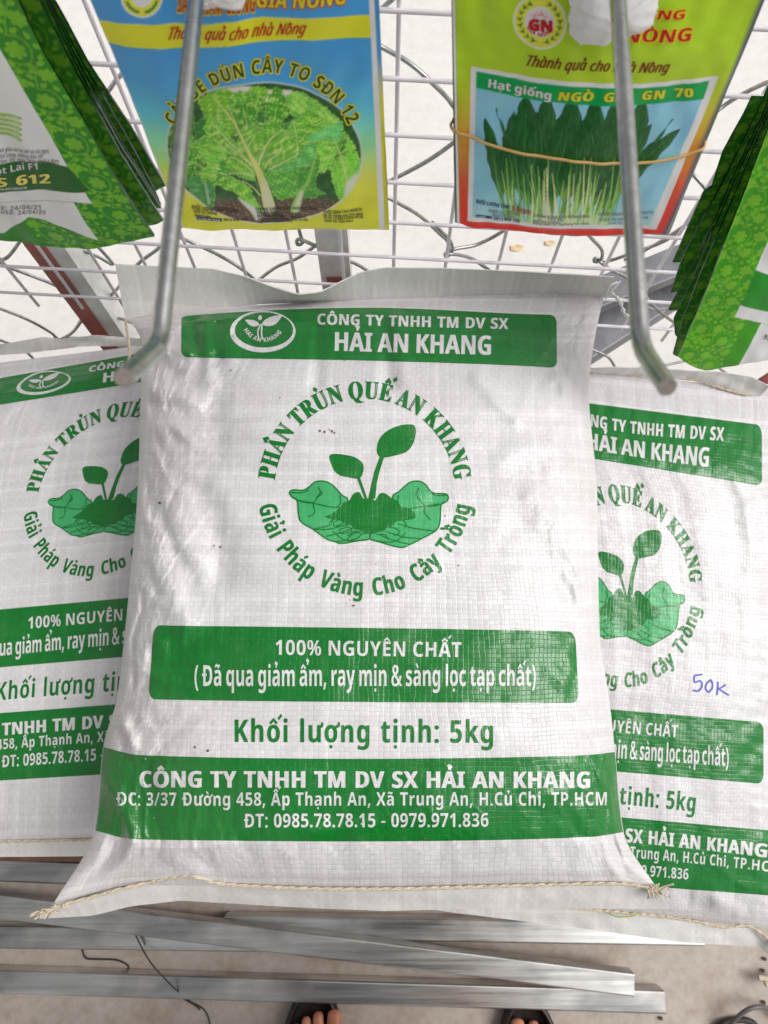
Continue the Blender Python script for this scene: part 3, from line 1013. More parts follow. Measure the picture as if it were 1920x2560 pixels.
pr.text('CÔNG TY TNHH TM DV SX HẢI AN KHANG', (348, 1968), (1477, 1970), 41, 'print_white', 2, off=.03, space=.45, track=.03)
pr.text('ĐC: 3/37 Đường 458, Ấp Thạnh An, Xã Trung An, H.Củ Chi, TP.HCM', (292, 2014), (1519, 2013), 33, 'print_white', 2, off=-.005, space=.4, track=.05)
pr.text('ĐT: 0985.78.78.15 - 0979.971.836', (610, 2068), (1222, 2066), 34, 'print_white', 2, off=-.005, space=.4, track=.03)
ALL = []
for v, f, mat, layer in ident.p + pr.p:
    V, Fc = cut(v, f, CX, CY, -.225, 0)
    if len(V): ALL.append((V, Fc, mat, layer))
mainp = Print(MAIN.inv)
rs = np.random.RandomState(8)
for cx, cy, r in ((400, 1258, 5), (535, 1365, 3.5), (551, 1368, 4.5), (884, 1515, 4.5), (1146, 1414, 3), (800, 1078, 4), (812, 1080, 4), (830, 1078, 5), (836, 1083, 4), (823, 1075, 2.5), (488, 1868, 5), (520, 1876, 5), (862, 900, 5), (1250, 2050, 3.5), (1062, 2094, 4), (578, 926, 3), (700, 995, 2.5), (655, 2009, 3.5), (1113, 1290, 3), (875, 1500, 2.5), (940, 1410, 2)):
    mainp.poly([(cx + .75 * r * rs.uniform(.6, 1.2) * math.cos(t_), cy + .75 * r * rs.uniform(.5, 1.3) * math.sin(t_)) for t_ in np.linspace(0, 6.2, 8)], 'dirt_speck', 3)
SPOTS = []
for v, f, mat, layer in mainp.p:
    V, Fc = cut(v, f, CX, CY, -.225, 0)
    if len(V): SPOTS.append((V, Fc, mat, layer))

build_sack(MAIN, ALL + SPOTS, 'white and green fertiliser sack lying on top of the other two, whole emblem in view', (0, .12, .53),
   ([(313, 797), (424, 780), (640, 760), (920, 747), (1200, 737), (1400, 733), (1511, 741)],
    [(288, 660), (400, 666), (530, 672), (610, 690), (680, 716), (745, 736), (800, 730), (850, 705), (900, 681), (960, 669), (1100, 670), (1300, 678), (1535, 692)], .5958, .631, 5, .0015),
   ([(132, 2262), (240, 2240), (330, 2214), (470, 2190), (560, 2210), (760, 2221), (1000, 2221), (1300, 2213), (1560, 2210), (1650, 2230)],
    [(98, 2295), (230, 2288), (330, 2264), (450, 2250), (560, 2256), (760, 2268), (960, 2276), (1200, 2270), (1400, 2270), (1672, 2271)], .596, .580, 6, .002),
   None, ([(118, 2282), (160, 2262), (240, 2240), (330, 2216), (470, 2191), (560, 2210), (760, 2221), (1000, 2222), (1300, 2214), (1560, 2210), (1655, 2232)], .6003, .00085), .075)

# the two sacks underneath
def side_knots(c0, sc, sl, edge=.05):
    K = []
    for (x, y), s, g in zip(c0, sc, sl):
        r = []
        for X in COLS:
            k = X if abs(X) < .2 else math.copysign(.17 + edge * .75, X)
            r.append((x + k * s, y + k * s * g))
        K.append(r)
    return K
L0 = [(212, 2101), (218, 1938), (222, 1766), (228, 1649), (232, 1503), (236, 1440), (266, 1228), (306, 1010), (322, 962), (330, 886), (336, 866)]
LS = [2430, 2420, 2400, 2380, 2350, 2340, 2320, 2290, 2270, 2240, 2230]
LG = [-.02, -.06, -.075, -.085, -.09, -.09, -.10, -.14, -.16, -.175, -.12]
LEFT = Sack(side_knots(L0, LS, LG), [(a, b * .75) for a, b in ZC], lambda X, Y: .435 + 0 * X, [([(100, 1010), (150, 1100), (140, 1250)], .015, -.003), ([(60, 900), (180, 870), (320, 870)], .012, .003), ([(30, 2000), (120, 2040), (230, 2030)], .015, -.002)], seed=21)
build_sack(LEFT, ALL, 'white and green fertiliser sack under the top sack on its left, half cut off', (-.30, .1, .38),
   ([(-60, 890), (60, 884), (200, 866), (345, 864), (620, 848)], [(-60, 868), (20, 858), (110, 842), (150, 848), (240, 838), (347, 846), (620, 830)], .436, .447, 9, .003),
   ([(-260, 2106), (0, 2104), (215, 2100), (420, 2096), (640, 2090)], [(-260, 2144), (0, 2142), (200, 2140), (420, 2134), (650, 2128)], .436, .428, 10, .0015),
   None, ([(-260, 2106), (0, 2104), (215, 2100), (420, 2096), (640, 2090)], .4375, .0009), .05)
R0 = [(1500, 2276), (1508, 2207), (1516, 2040), (1523, 1927), (1535, 1774), (1545, 1718), (1562, 1462), (1552, 1217), (1532, 1157), (1534, 1012), (1530, 935)]
RSc = [2380, 2320, 2310, 2260, 2190, 2190, 2170, 2150, 2190, 2170, 2170]
RG = [.105, .075, .088, .085, .085, .09, .10, .13, .16, .125, .10]
RIGHT = Sack(side_knots(R0, RSc, RG), [(a, b * .85) for a, b in ZC], lambda X, Y: .365 + .085 * Y / SEAM, [([(1700, 1000), (1790, 1060), (1860, 1080)], .012, .003), ([(1830, 1250), (1850, 1400)], .015, -.003), ([(1800, 2260), (1850, 2290)], .01, .004), ([(1720, 2250), (1760, 2290)], .012, -.004)], seed=33)
ink = Print(RIGHT.inv)
for ln in ([(1756, 1686), (1744, 1688), (1736, 1690), (1737, 1706), (1750, 1702), (1755, 1714), (1746, 1727), (1732, 1726)], [(1776, 1700), (1766, 1710), (1764, 1722), (1772, 1730), (1781, 1718), (1779, 1703), (1774, 1699)], [(1795, 1704), (1794, 1720), (1792, 1738)], [(1814, 1712), (1803, 1719), (1796, 1722)], [(1797, 1722), (1807, 1729), (1822, 1738)]):
    ink.line(ln, 4.2, 'marker_ink', 1)
IK = []
for v, f, mat, layer in ink.p:
    V, Fc = cut(v, f, CX, CY, -.225, 0)
    if len(V): IK.append((V, Fc, mat, layer))
build_sack(RIGHT, ALL + IK, 'white and green fertiliser sack under the top sack on its right, marked 50k in blue', (.30, .08, .31),
   ([(1080, 930), (1300, 925), (1481, 932), (1597, 940), (1730, 951), (1863, 988), (1900, 990)], [(1080, 905), (1300, 905), (1481, 918), (1600, 918), (1700, 925), (1800, 930), (1880, 942), (1925, 966)], .452, .470, 12, .003),
   ([(1100, 2240), (1300, 2258), (1504, 2277), (1700, 2297), (1810, 2318), (1874, 2318), (1950, 2370)], [(1090, 2274), (1134, 2281), (1423, 2316), (1712, 2356), (1897, 2366), (1960, 2420)], .366, .356, 13, .0015),
   ([(1080, 930), (1300, 926), (1481, 931), (1597, 939), (1730, 950), (1800, 970), (1863, 987), (1890, 980)], .4535, .0009),
   ([(1100, 2240), (1300, 2258), (1504, 2277), (1700, 2297), (1810, 2318), (1874, 2316), (1950, 2368)], .3675, .0009), .05)
# ------------------------------------------------------------------ display grid, fence and rack behind the sacks
YAW = math.radians(3.6)
def gridpt(x, z, off=0.0):
    return np.array([x * math.cos(YAW) , .436 - x * math.sin(YAW) + off, z])
m = MB()
for k in range(-10, 11):
    x = .0096 + .0508 * k
    m.tube(np.array([gridpt(x, .50), gridpt(x, 1.16)]), .0017, 'wire_white', 8)
for k in range(0, 13):
    z = 1.145 - .0512 * k
    m.tube(np.array([gridpt(-.52, z, -.0034), gridpt(.54, z, -.0034)]), .0017, 'wire_white', 8)
tag(m.build('wire_grid_panel'), 'white plastic coated square wire grid panel standing behind the sacks', 'wire grid')

# loose chain link fence behind the grid: bent, hooked galvanised wires
FW = [
 [(-60, 640), (80, 690), (150, 720), (205, 765), (219, 783), (208, 796), (182, 830), (150, 851), (141, 843)],
 [(141, 853), (182, 830), (212, 787), (250, 765), (290, 725), (345, 660), (392, 624), (430, 585), (470, 550)],
 [(205, 783), (215, 776), (260, 790), (312, 800), (380, 830), (440, 870)],
 [(-60, 750), (60, 795), (128, 832), (146, 850), (190, 845), (245, 860), (330, 900)],
 [(-60, 830), (40, 865), (75, 888), (110, 930)],
 [(-30, 690), (0, 655), (22, 640), (45, 610), (70, 570), (100, 520)],
 [(230, 600), (283, 661), (243, 641), (185, 618), (130, 590), (60, 560)],
 [(440, 590), (500, 615), (560, 645), (613, 679), (660, 720)],
 [(640, 705), (690, 668), (746, 644), (800, 605), (835, 575), (880, 540)],
 [(745, 565), (752, 590), (757, 606), (744, 612), (746, 598), (790, 615), (850, 643), (900, 665), (950, 700)],
 [(1080, 555), (1100, 575), (1124, 600), (1131, 625), (1117, 642), (1113, 634), (1140, 622), (1191, 612), (1249, 583), (1300, 545)],
 [(1120, 635), (1150, 638), (1182, 648), (1230, 680)],
 [(1460, 575), (1480, 597), (1504, 624), (1503, 648), (1487, 655), (1488, 645), (1520, 652), (1573, 635), (1654, 606), (1710, 570)],
 [(1500, 655), (1530, 676), (1575, 700), (1640, 770), (1690, 810)],
 [(900, 90), (960, 121), (1029, 162), (1105, 231), (1134, 266), (1180, 330)],
 [(930, 480), (972, 454), (1064, 405), (1132, 358), (1200, 300)],
 [(930, 470), (972, 495), (1047, 538), (1100, 585), (1119, 604), (1122, 630)],
 [(930, 40), (960, 17), (1000, -20)],
 [(1740, 320), (1816, 260), (1886, 220), (1960, 190)],
 [(1690, 400), (1724, 428), (1759, 466), (1800, 520)],
 [(1560, 650), (1614, 625), (1710, 565), (1760, 520)],
 [(1477, 872), (1519, 892), (1536, 915), (1538, 926), (1524, 922), (1560, 922), (1640, 916), (1703, 904), (1790, 880)],
 [(1780, 905), (1797, 919), (1820, 936), (1860, 960)],
 [(1600, 758), (1631, 772), (1690, 768), (1760, 740)],
 [(150, 330), (240, 262), (272, 226), (292, 198), (330, 160)],
 [(270, 330), (300, 290), (330, 330), (360, 420)],
]
fence = empty('chain_link_fence', gridpt(0, .5, .065))
tag(fence, 'loose galvanised chain link wires hanging behind the white wire grid', 'fence')
for k, w in enumerate(FW):
    c = smooth_path(w, len(w) * 7)
    yy = .492 + .010 * np.sin(np.linspace(0, 5, len(c)) + k) + .006 * math.sin(k * 2.7)
    v = ray(c[:, 0], c[:, 1])
    w3 = EYE + v * (yy / v[:, 1])[:, None]
    m = MB()
    m.tube(w3, .0019, 'galvanised', 6)
    m.build('fence_wire', fence)

def bar(name, p0, p1, w, d, up, mats, label, cat, group=None, hollow=0.0):
    """square section member from p0 to p1; w along up x dir, d along up; mats: (sides) or pair"""
    p0, p1, up = map(lambda q_: np.array(q_, float), (p0, p1, up))
    dr = (p1 - p0) / np.linalg.norm(p1 - p0)
    sd_ = np.cross(dr, up); sd_ /= np.linalg.norm(sd_)
    up = np.cross(sd_, dr)
    m = MB()
    r = min(w, d) * .09
    prof = []
    for sx, sy in ((1, 1), (-1, 1), (-1, -1), (1, -1)):
        a0 = math.atan2(sy, sx) - math.pi / 4
        for a in np.linspace(a0, a0 + math.pi / 2, 4):
            prof.append((sx * (w / 2 - r) + r * math.cos(a), sy * (d / 2 - r) + r * math.sin(a)))
    prof = np.array(prof)
    n = 24
    L = np.linspace(0, np.linalg.norm(p1 - p0), n)
    G = np.array([[p0 + dr * l_ + sd_ * a + up * b for a, b in prof] for l_ in L])
    m.grid(G, mats, closed=True, flip=True)
    if hollow:
        ip = prof * (1 - 2 * hollow / np.array([w, d]))
        G2 = np.array([[p0 + dr * l_ + sd_ * a + up * b for a, b in ip] for l_ in L])
        m.grid(G2, mats, closed=True)
        for k in (0, -1):
            m.grid(np.stack([G[k], G2[k]]), mats, closed=True, flip=k == -1)
    else:
        k = len(prof)
        m.f.append(list(range(k))); m.m.append(0)
        m.f.append([(n - 1) * k + i for i in range(k)][::-1]); m.m.append(0)
    o = m.build(name, smooth=False)
    tag(o, label, cat, group)
    return o

def part_box(root, name, c, h, mat):
    m = MB(); m.box(c, (h[0], 0, 0), (0, h[1], 0), (0, 0, h[2]), mat)
    return m.build(name, root, smooth=False)

# rack: upright legs behind the grid, shelf below the sacks (all but the legs hidden)
def leg_post(x, y, label, band):
    m = MB()
    root = empty('rack_post', (x, y, 0)); tag(root, label, 'post', 'rack posts behind the grid')
    h = .0165
    part_box(root, 'post_shaft', (x, y, .515), (h, h, .515), 'silver_paint')
    part_box(root, 'red_oxide_sleeve', (x + band[2], y, (band[0] + band[1]) / 2), (h * .62, h + .0015, (band[1] - band[0]) / 2), 'red_oxide')
P1 = on_z(215, 715, .50); P2 = on_z(838, 640, .55)
leg_post(P1[0], P1[1], 'silver rack post half covered in red primer, behind the grid at the left', (.0, .78, -.012))
leg_post(P2[0], P2[1], 'silver rack post with orange red primer low down, behind the top sack', (.0, .536, .0))
m_root = empty('display_bench', (0, .12, 0))
tag(m_root, 'dark timber bench the lower sacks lie on', 'bench')
part_box(m_root, 'bench_top', (-.22, .17, .365), (.20, .15, .012), 'wood')
part_box(m_root, 'bench_top', (.26, .17, .295), (.20, .15, .012), 'wood')
for x, y, z in ((-.38, .06, .353), (-.05, .06, .353), (-.38, .29, .353), (-.05, .29, .353), (.10, .06, .283), (.42, .06, .283), (.10, .29, .283), (.42, .29, .283)):
    part_box(m_root, 'bench_leg', (x, y, z / 2), (.015, .015, z / 2), 'wood')

A, B = on_z(1380, 905, .26), on_z(1800, 640, .26)
bar('steel_channel', A, B, .065, .03, (0, 0, 1), 'grey_steel', 'grey steel channel lying slantwise behind the grid at the right', 'steel channel')
A, B = on_z(1440, 760, .33), on_z(1840, 600, .33)
bar('steel_channel', A, B, .045, .02, (0, 0, 1), 'grey_steel', 'thinner grey steel channel above the slanting one behind the grid', 'steel channel')
A, B = on_z(1395, 975, .20), on_z(1500, 820, .24)
bar('red_rod', A, B, .012, .012, (0, 0, 1), 'red_oxide', 'red primed rod end just right of the top sack', 'rod')
m = MB(); m.tube(smooth_path([on_z(1850, 990, .40), on_z(1905, 955, .42), on_z(1960, 920, .43)], 12), .006, 'red_oxide', 8)
tag(m.build('rusty_rod'), 'dark rusty rod end beside the right sack top corner', 'rod')

# box section tubes lying on the floor
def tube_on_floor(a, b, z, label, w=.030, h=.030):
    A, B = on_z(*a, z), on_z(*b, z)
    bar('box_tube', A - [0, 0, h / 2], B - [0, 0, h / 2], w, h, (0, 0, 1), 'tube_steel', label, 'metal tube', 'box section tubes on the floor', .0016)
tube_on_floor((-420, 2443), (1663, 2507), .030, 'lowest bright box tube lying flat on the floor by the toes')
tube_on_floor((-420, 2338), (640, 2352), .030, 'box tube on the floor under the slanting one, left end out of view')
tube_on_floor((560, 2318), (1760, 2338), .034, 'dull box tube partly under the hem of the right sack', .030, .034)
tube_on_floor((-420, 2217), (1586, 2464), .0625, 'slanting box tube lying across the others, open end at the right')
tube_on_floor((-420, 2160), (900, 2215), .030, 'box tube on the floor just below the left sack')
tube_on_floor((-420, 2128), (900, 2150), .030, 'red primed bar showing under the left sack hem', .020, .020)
bpy.data.objects['box_tube.005'].data.materials[0] = MATS['wood_red']

# ------------------------------------------------------------------ peg hooks
def hook(base, bend, tip, zt, label):
    zb = 1.03
    b = on_z(*bend, zb); t_ = on_z(*tip, zt)
    a = on_z(*base, zb)
    d = (b - a) / np.linalg.norm(b - a)
    back = a - d * ((a[1] - .426) / d[1])
    pts = [back, a, b - d * .0075]
    e_ = (t_ - b) / np.linalg.norm(t_ - b)
    for k in np.linspace(0, 1, 7)[1:-1]:
        pts.append((1 - k) ** 2 * (b - d * .0075) + 2 * k * (1 - k) * b + k * k * (b + e_ * .0075))
    pts += [b + e_ * .0075, t_]
    m = MB()
    pp = [np.array(pts[0])]
    for i in range(1, len(pts)):
        n = max(1, int(np.linalg.norm(pts[i] - pts[i - 1]) / .008))
        for k in range(1, n + 1):
            pp.append(pts[i - 1] + (pts[i] - pts[i - 1]) * k / n)
    pp = np.array(pp)
    rr = np.full(len(pp), .0031); rr[-1] = .0029
    m.tube(pp, .0031, 'hook_steel', 20, rr=rr, caps=False)
    ax = np.cross(e_, [1.0, 0, 0]); ax /= np.linalg.norm(ax); ay = np.cross(e_, ax)
    th = np.linspace(0, 2 * math.pi, 20, endpoint=False)
    disc = pp[-1] + .0029 * (np.cos(th)[:, None] * ax + np.sin(th)[:, None] * ay) + e_ * .00002
    m.add(disc, [list(range(20))], 'hook_end')
    return tag(m.build('peg_hook'), label, 'hook', 'display peg hooks')
hook((490, 0), (398, 864), (310, 945), 1.0575, 'steel peg hook over the blue and yellow packet, bent tip by the logo')
hook((1545, 0), (1602, 868), (1668, 968), 1.0476, 'steel peg hook over the green and red packet, tip above the right sack')

# ------------------------------------------------------------------ seed packets: painted print on folded foil
def S2L(c):
    c = np.asarray(c, float) / 255
    return np.where(c <= .04045, c / 12.92, ((c + .055) / 1.055) ** 2.4)

class Paint:
    """raster print in linear colour on sample points given in any 2-D coordinates"""
    def __init__(self, x, y, col):
        self.x, self.y = x.ravel(), y.ravel()
        self.c = np.zeros((self.x.size, 3)) + S2L(col)
    def at(self, k, ox, oy):
        p = Paint.__new__(Paint); p.x, p.y, p.c = (self.x - ox) / k, (self.y - oy) / k, self.c
        return p
    def put(self, mask, col):
        col = S2L(col)
        self.c += (col - self.c) * np.clip(mask, 0, 1)[:, None]
    def mul(self, mask, f):
        self.c *= (1 + (f - 1) * np.clip(mask, 0, 1))[:, None]
    def segd(self, pts, w=None):
        """distance to a polyline (and width there)"""
        best = np.full(self.x.shape, 1e9); bw = np.zeros_like(best)
        P = np.asarray(pts, float)
        w = np.broadcast_to(1.0 if w is None else np.asarray(w, float), (len(P),))
        for i in range(len(P) - 1):
            a, b = P[i], P[i + 1]
            d = b - a
            t_ = np.clip(((self.x - a[0]) * d[0] + (self.y - a[1]) * d[1]) / (d @ d + 1e-9), 0, 1)
            dist = np.hypot(self.x - a[0] - t_ * d[0], self.y - a[1] - t_ * d[1])
            ww = w[i] + (w[i + 1] - w[i]) * t_
            k = dist - ww / 2 < best - bw / 2
            best = np.where(k, dist, best); bw = np.where(k, ww, bw)
        return best, bw
    def stroke(self, pts, w, col, soft=1.0, a=1.0, curve=True):
        if curve and len(pts) > 2:
            n = max(8, len(pts) * 4)
            if np.ndim(w): w = np.interp(np.linspace(0, 1, n), np.linspace(0, 1, len(w)), w)
            pts = smooth_path(pts, n)
        elif np.ndim(w):
            pass
        d, ww = self.segd(pts, w)
        self.put(np.clip((ww / 2 - d) / soft + .5, 0, 1) * a, col)
    def inside(self, pts):
        P = np.asarray(pts, float)
        c = np.zeros(self.x.shape, bool)
        n = len(P)
        for i in range(n):
            x0, y0 = P[i]; x1, y1 = P[(i + 1) % n]
            if y0 == y1: continue
            k = (y0 > self.y) != (y1 > self.y)
            c ^= k & (self.x < (x1 - x0) * (self.y - y0) / (y1 - y0) + x0)
        return c
    def poly(self, pts, col, soft=1.5, a=1.0, curve=True, n=70):
        if curve:
            pts = smooth_path(list(pts) + [pts[0]], n)
        P = np.asarray(pts, float)
        m_ = 6 * soft
        bb = (self.x > P[:, 0].min() - m_) & (self.x < P[:, 0].max() + m_) & (self.y > P[:, 1].min() - m_) & (self.y < P[:, 1].max() + m_)
        sub = Paint.__new__(Paint); sub.x, sub.y, sub.c = self.x[bb], self.y[bb], None
        ins = sub.inside(P)
        d, _ = sub.segd(np.vstack([P, P[:1]]))
        sdv = np.where(ins, d, -d)
        mask = np.zeros(self.x.shape); mask[bb] = np.clip(sdv / soft + .5, 0, 1)
        if col is not None:
            self.put(mask * a, col)
        full = np.full(self.x.shape, -1e3); full[bb] = sdv
        return mask, full

FLW = [(.62 + .38 * abs(math.cos(3.5 * a)) ** .6) for a in np.linspace(0, 2 * math.pi, 57)]
def floral(p, base, lite, period=31.0, s_mid=11.0, clip=None, flip=1):
    """scroll of vines, leaves and blossoms; coordinates in mm, s across the border, t along it"""
    tot = np.zeros(p.x.shape)
    t0, t1 = p.y.min(), p.y.max()
    t = p.y
    T = np.mod(t, period)
    q = Paint.__new__(Paint); q.c = None
    q.x = (p.x - s_mid) * flip
    for sh in (-period, 0, period):
        q.y = T + sh
        def add(mask, k=1.0):
            np.maximum(tot, mask * k, out=tot)
        def blossom(cx, cy, r, rot):
            d = np.hypot(q.x - cx, q.y - cy); a = np.mod(np.arctan2(q.y - cy, q.x - cx) - rot, 2 * math.pi)
            rr = r * np.interp(a, np.linspace(0, 2 * math.pi, 57), FLW)
            add(np.clip((rr - d) / .45 + .5, 0, 1))
        def leafm(cx, cy, L, rot, fat=.32):
            x = (q.x - cx) * math.cos(rot) + (q.y - cy) * math.sin(rot)
            y = -(q.x - cx) * math.sin(rot) + (q.y - cy) * math.cos(rot)
            u = np.clip(x / L, 0, 1)
            w = L * fat * np.sin(math.pi * u ** .75)
            ok = (x > 0) & (x < L)
            add(np.where(ok, np.clip((w - np.abs(y)) / .4 + .3, 0, 1), 0))
        def vine(pts, w=.75):
            P = smooth_path(pts, 36)
            d, _ = q.segd(P)
            add(np.clip((w / 2 - d) / .35 + .5, 0, 1), .8)
        blossom(0, 7.5, 4.9, .3)
        blossom(-7.6, 19.5, 4.3, 1.1)
        blossom(7.8, 22.5, 4.2, 2.0)
        vine([(0, 15), (5, 13.5), (7.2, 8), (4.5, 1.5), (-1.5, .2), (-6.5, 3.5), (-8.2, 9), (-9, 14)])
        vine([(-9, -6), (-4, -2), (0, 0), (4, -4), (9, -9)])
        vine([(-1, 15), (1, 19), (0, 24), (-4, 27), (-8, 30)])
        vine([(1, 20), (5, 27), (9, 31)])
        for a in ((-1, 16.5, 4.6, 2.3), (1.5, 16, 4.6, .5), (1, 21, 4.2, 2.5), (.5, 24, 4.6, .7), (-2, 26, 4.4, 3.6), (-5, 28, 4.4, 1.5), (4.5, 27, 4.2, 2.3), (6, 29, 4.5, .2), (9, 13, 4.4, 1.9), (9.5, 11, 4.2, 5.2), (-9.5, 12, 4.3, 1.2), (-10, 10, 4.2, 4.2), (8.6, 2, 4.0, 1.0), (-6.5, -1, 4.1, 2.6), (3, -3.5, 4.2, 5.8)):
            leafm(*a)
    grain = .92 + .08 * wob(p.x * .21, p.y * .21, 5)
    k = tot * grain
    if clip is not None: k = k * clip
    p.put(k, lite)

GAIN = 1.75
class Packet:
    """one packet: local s to the right, t upwards (metres) in its own plane, bowed a little"""
    def __init__(self, bl, Y, yaw, tilt, roll=0.0, bow=.004, wave=.0012, seed=0, w=.13, h=.17, off=(0, 0, 0)):
        a, t_ = math.radians(yaw), math.radians(tilt)
        n = np.array([-math.sin(a) * math.cos(t_), -math.cos(a) * math.cos(t_), math.sin(t_)])
        if isinstance(bl, tuple):
            v = ray(*bl); O = EYE + v * ((Y - EYE[1]) / v[1])
        else:
            O = bl
        r = np.array([math.cos(a), -math.sin(a), 0])
        u = np.cross(n, r); u = u if u[2] > 0 else -u
        c, s = math.cos(math.radians(roll)), math.sin(math.radians(roll))
        self.n, self.r, self.u = n, r * c + u * s, u * c - r * s
        self.O = O + np.asarray(off)
        self.gain = GAIN
        self.w, self.h, self.bow, self.wave, self.seed = w, h, bow, wave, seed
    def st(self, q):
        q = np.asarray(q, float)
        P = on_plane(q[..., 0], q[..., 1], self.O, self.n) - self.O
        return np.stack([P @ self.r, P @ self.u], -1)
    def flat(self, S):
        return self.O + S[..., :1] * self.r + S[..., 1:2] * self.u
    def bowf(self, s, t):
        u = np.clip(s / self.w, 0, 1); v = np.clip(t / self.h, 0, 1)
        b = self.bow * np.sin(math.pi * u) ** .8 * np.clip(.25 + np.sin(math.pi * np.clip(v * 1.1, 0, 1)) ** .7, 0, 1.1)
        return b + self.wave * wob(s / .06, t / .08, self.seed) + self.wave * .4 * wob(s / .022, t / .03, self.seed + 1)
    def pos(self, s, t):
        S = np.stack([s, t], -1)
        return self.flat(S) + self.bowf(s, t)[..., None] * self.n
    def nor(self, s, t, h=.001):
        n = np.cross(self.pos(s + h, t) - self.pos(s - h, t), self.pos(s, t + h) - self.pos(s, t - h))
        n /= np.linalg.norm(n, axis=-1)[..., None]
        return n * np.sign((n @ self.n))[..., None]
    def mesh(self, outline, painter, step, prints=(), mat='packet_print', thick=.0016, edge='foil_edge'):
        """outline: left(t), right(t), bottom(u) functions in local metres"""
        L, Rr, Bt = outline
        ns = max(6, int(self.w / step)); nt = max(6, int(self.h / step))
        u = np.linspace(0, 1, ns + 1); v = np.linspace(0, 1, nt + 1)
        U, V = np.meshgrid(u, v)
        T = Bt(U) + (self.h - Bt(U)) * V
        S = L(T) + (Rr(T) - L(T)) * U
        P = self.pos(S, T); N = self.nor(S, T)
        px, py = project(self.flat(np.stack([S, T], -1)))
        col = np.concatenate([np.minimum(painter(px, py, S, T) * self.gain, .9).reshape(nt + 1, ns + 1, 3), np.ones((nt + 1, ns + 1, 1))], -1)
        m = MB()
        m.grid(P, mat, None, N, col)
        st_ = max(1, int(.004 / step))
        ii = np.unique(np.r_[np.arange(0, nt + 1, st_), nt]); jj = np.unique(np.r_[np.arange(0, ns + 1, st_), ns])
        Q = P[np.ix_(ii, jj)] - N[np.ix_(ii, jj)] * thick
        m.grid(Q, 'packet_back', None, -N[np.ix_(ii, jj)], flip=True)
        rim = np.concatenate([P[0], P[1:, -1], P[-1][::-1][1:], P[::-1][1:, 0]])
        rn = np.concatenate([N[0], N[1:, -1], N[-1][::-1][1:], N[::-1][1:, 0]])
        c_ = rim - rim.mean(0); c_ /= np.linalg.norm(c_, axis=1)[:, None]
        m.grid(np.stack([rim, rim - rn * thick]), edge, None, np.stack([c_, c_]))
        for Vv, Fc, mt, lay in prints:
            n = self.nor(Vv[:, 0], Vv[:, 1])
            m.add(self.pos(Vv[:, 0], Vv[:, 1]) + n * (.00018 + .00012 * lay), Fc, mt, None, n)
        return m
    def cut(self, pr_, cell=.006):
        out = []
        for v, f, mt, lay in pr_.p:
            V, Fc = cut(v, f, cell, cell, -.05, -.05)
            if len(V): out.append((V, Fc, mt, lay))
        return out
painted('packet_print', .30, .22, 55)

def simple_outline(pk, left, right, bottom):
    """photo pixel polylines -> local outline functions"""
    l, r, b = (pk.st(np.array(q_, float)) for q_ in (left, right, bottom))
    def ext(a):
        a = a[np.argsort(a[:, 1])]
        k = (a[-1, 0] - a[0, 0]) / (a[-1, 1] - a[0, 1] + 1e-9)
        return lambda t: np.where(t > a[-1, 1], a[-1, 0] + k * 0 * (t - a[-1, 1]), np.interp(t, a[:, 1], a[:, 0]))
    w0, w1 = b[0, 0], b[-1, 0]
    bs = smooth_path(b, 80)
    return ext(l), ext(r), lambda u: np.interp(u, np.linspace(0, 1, 80), bs[:, 1])
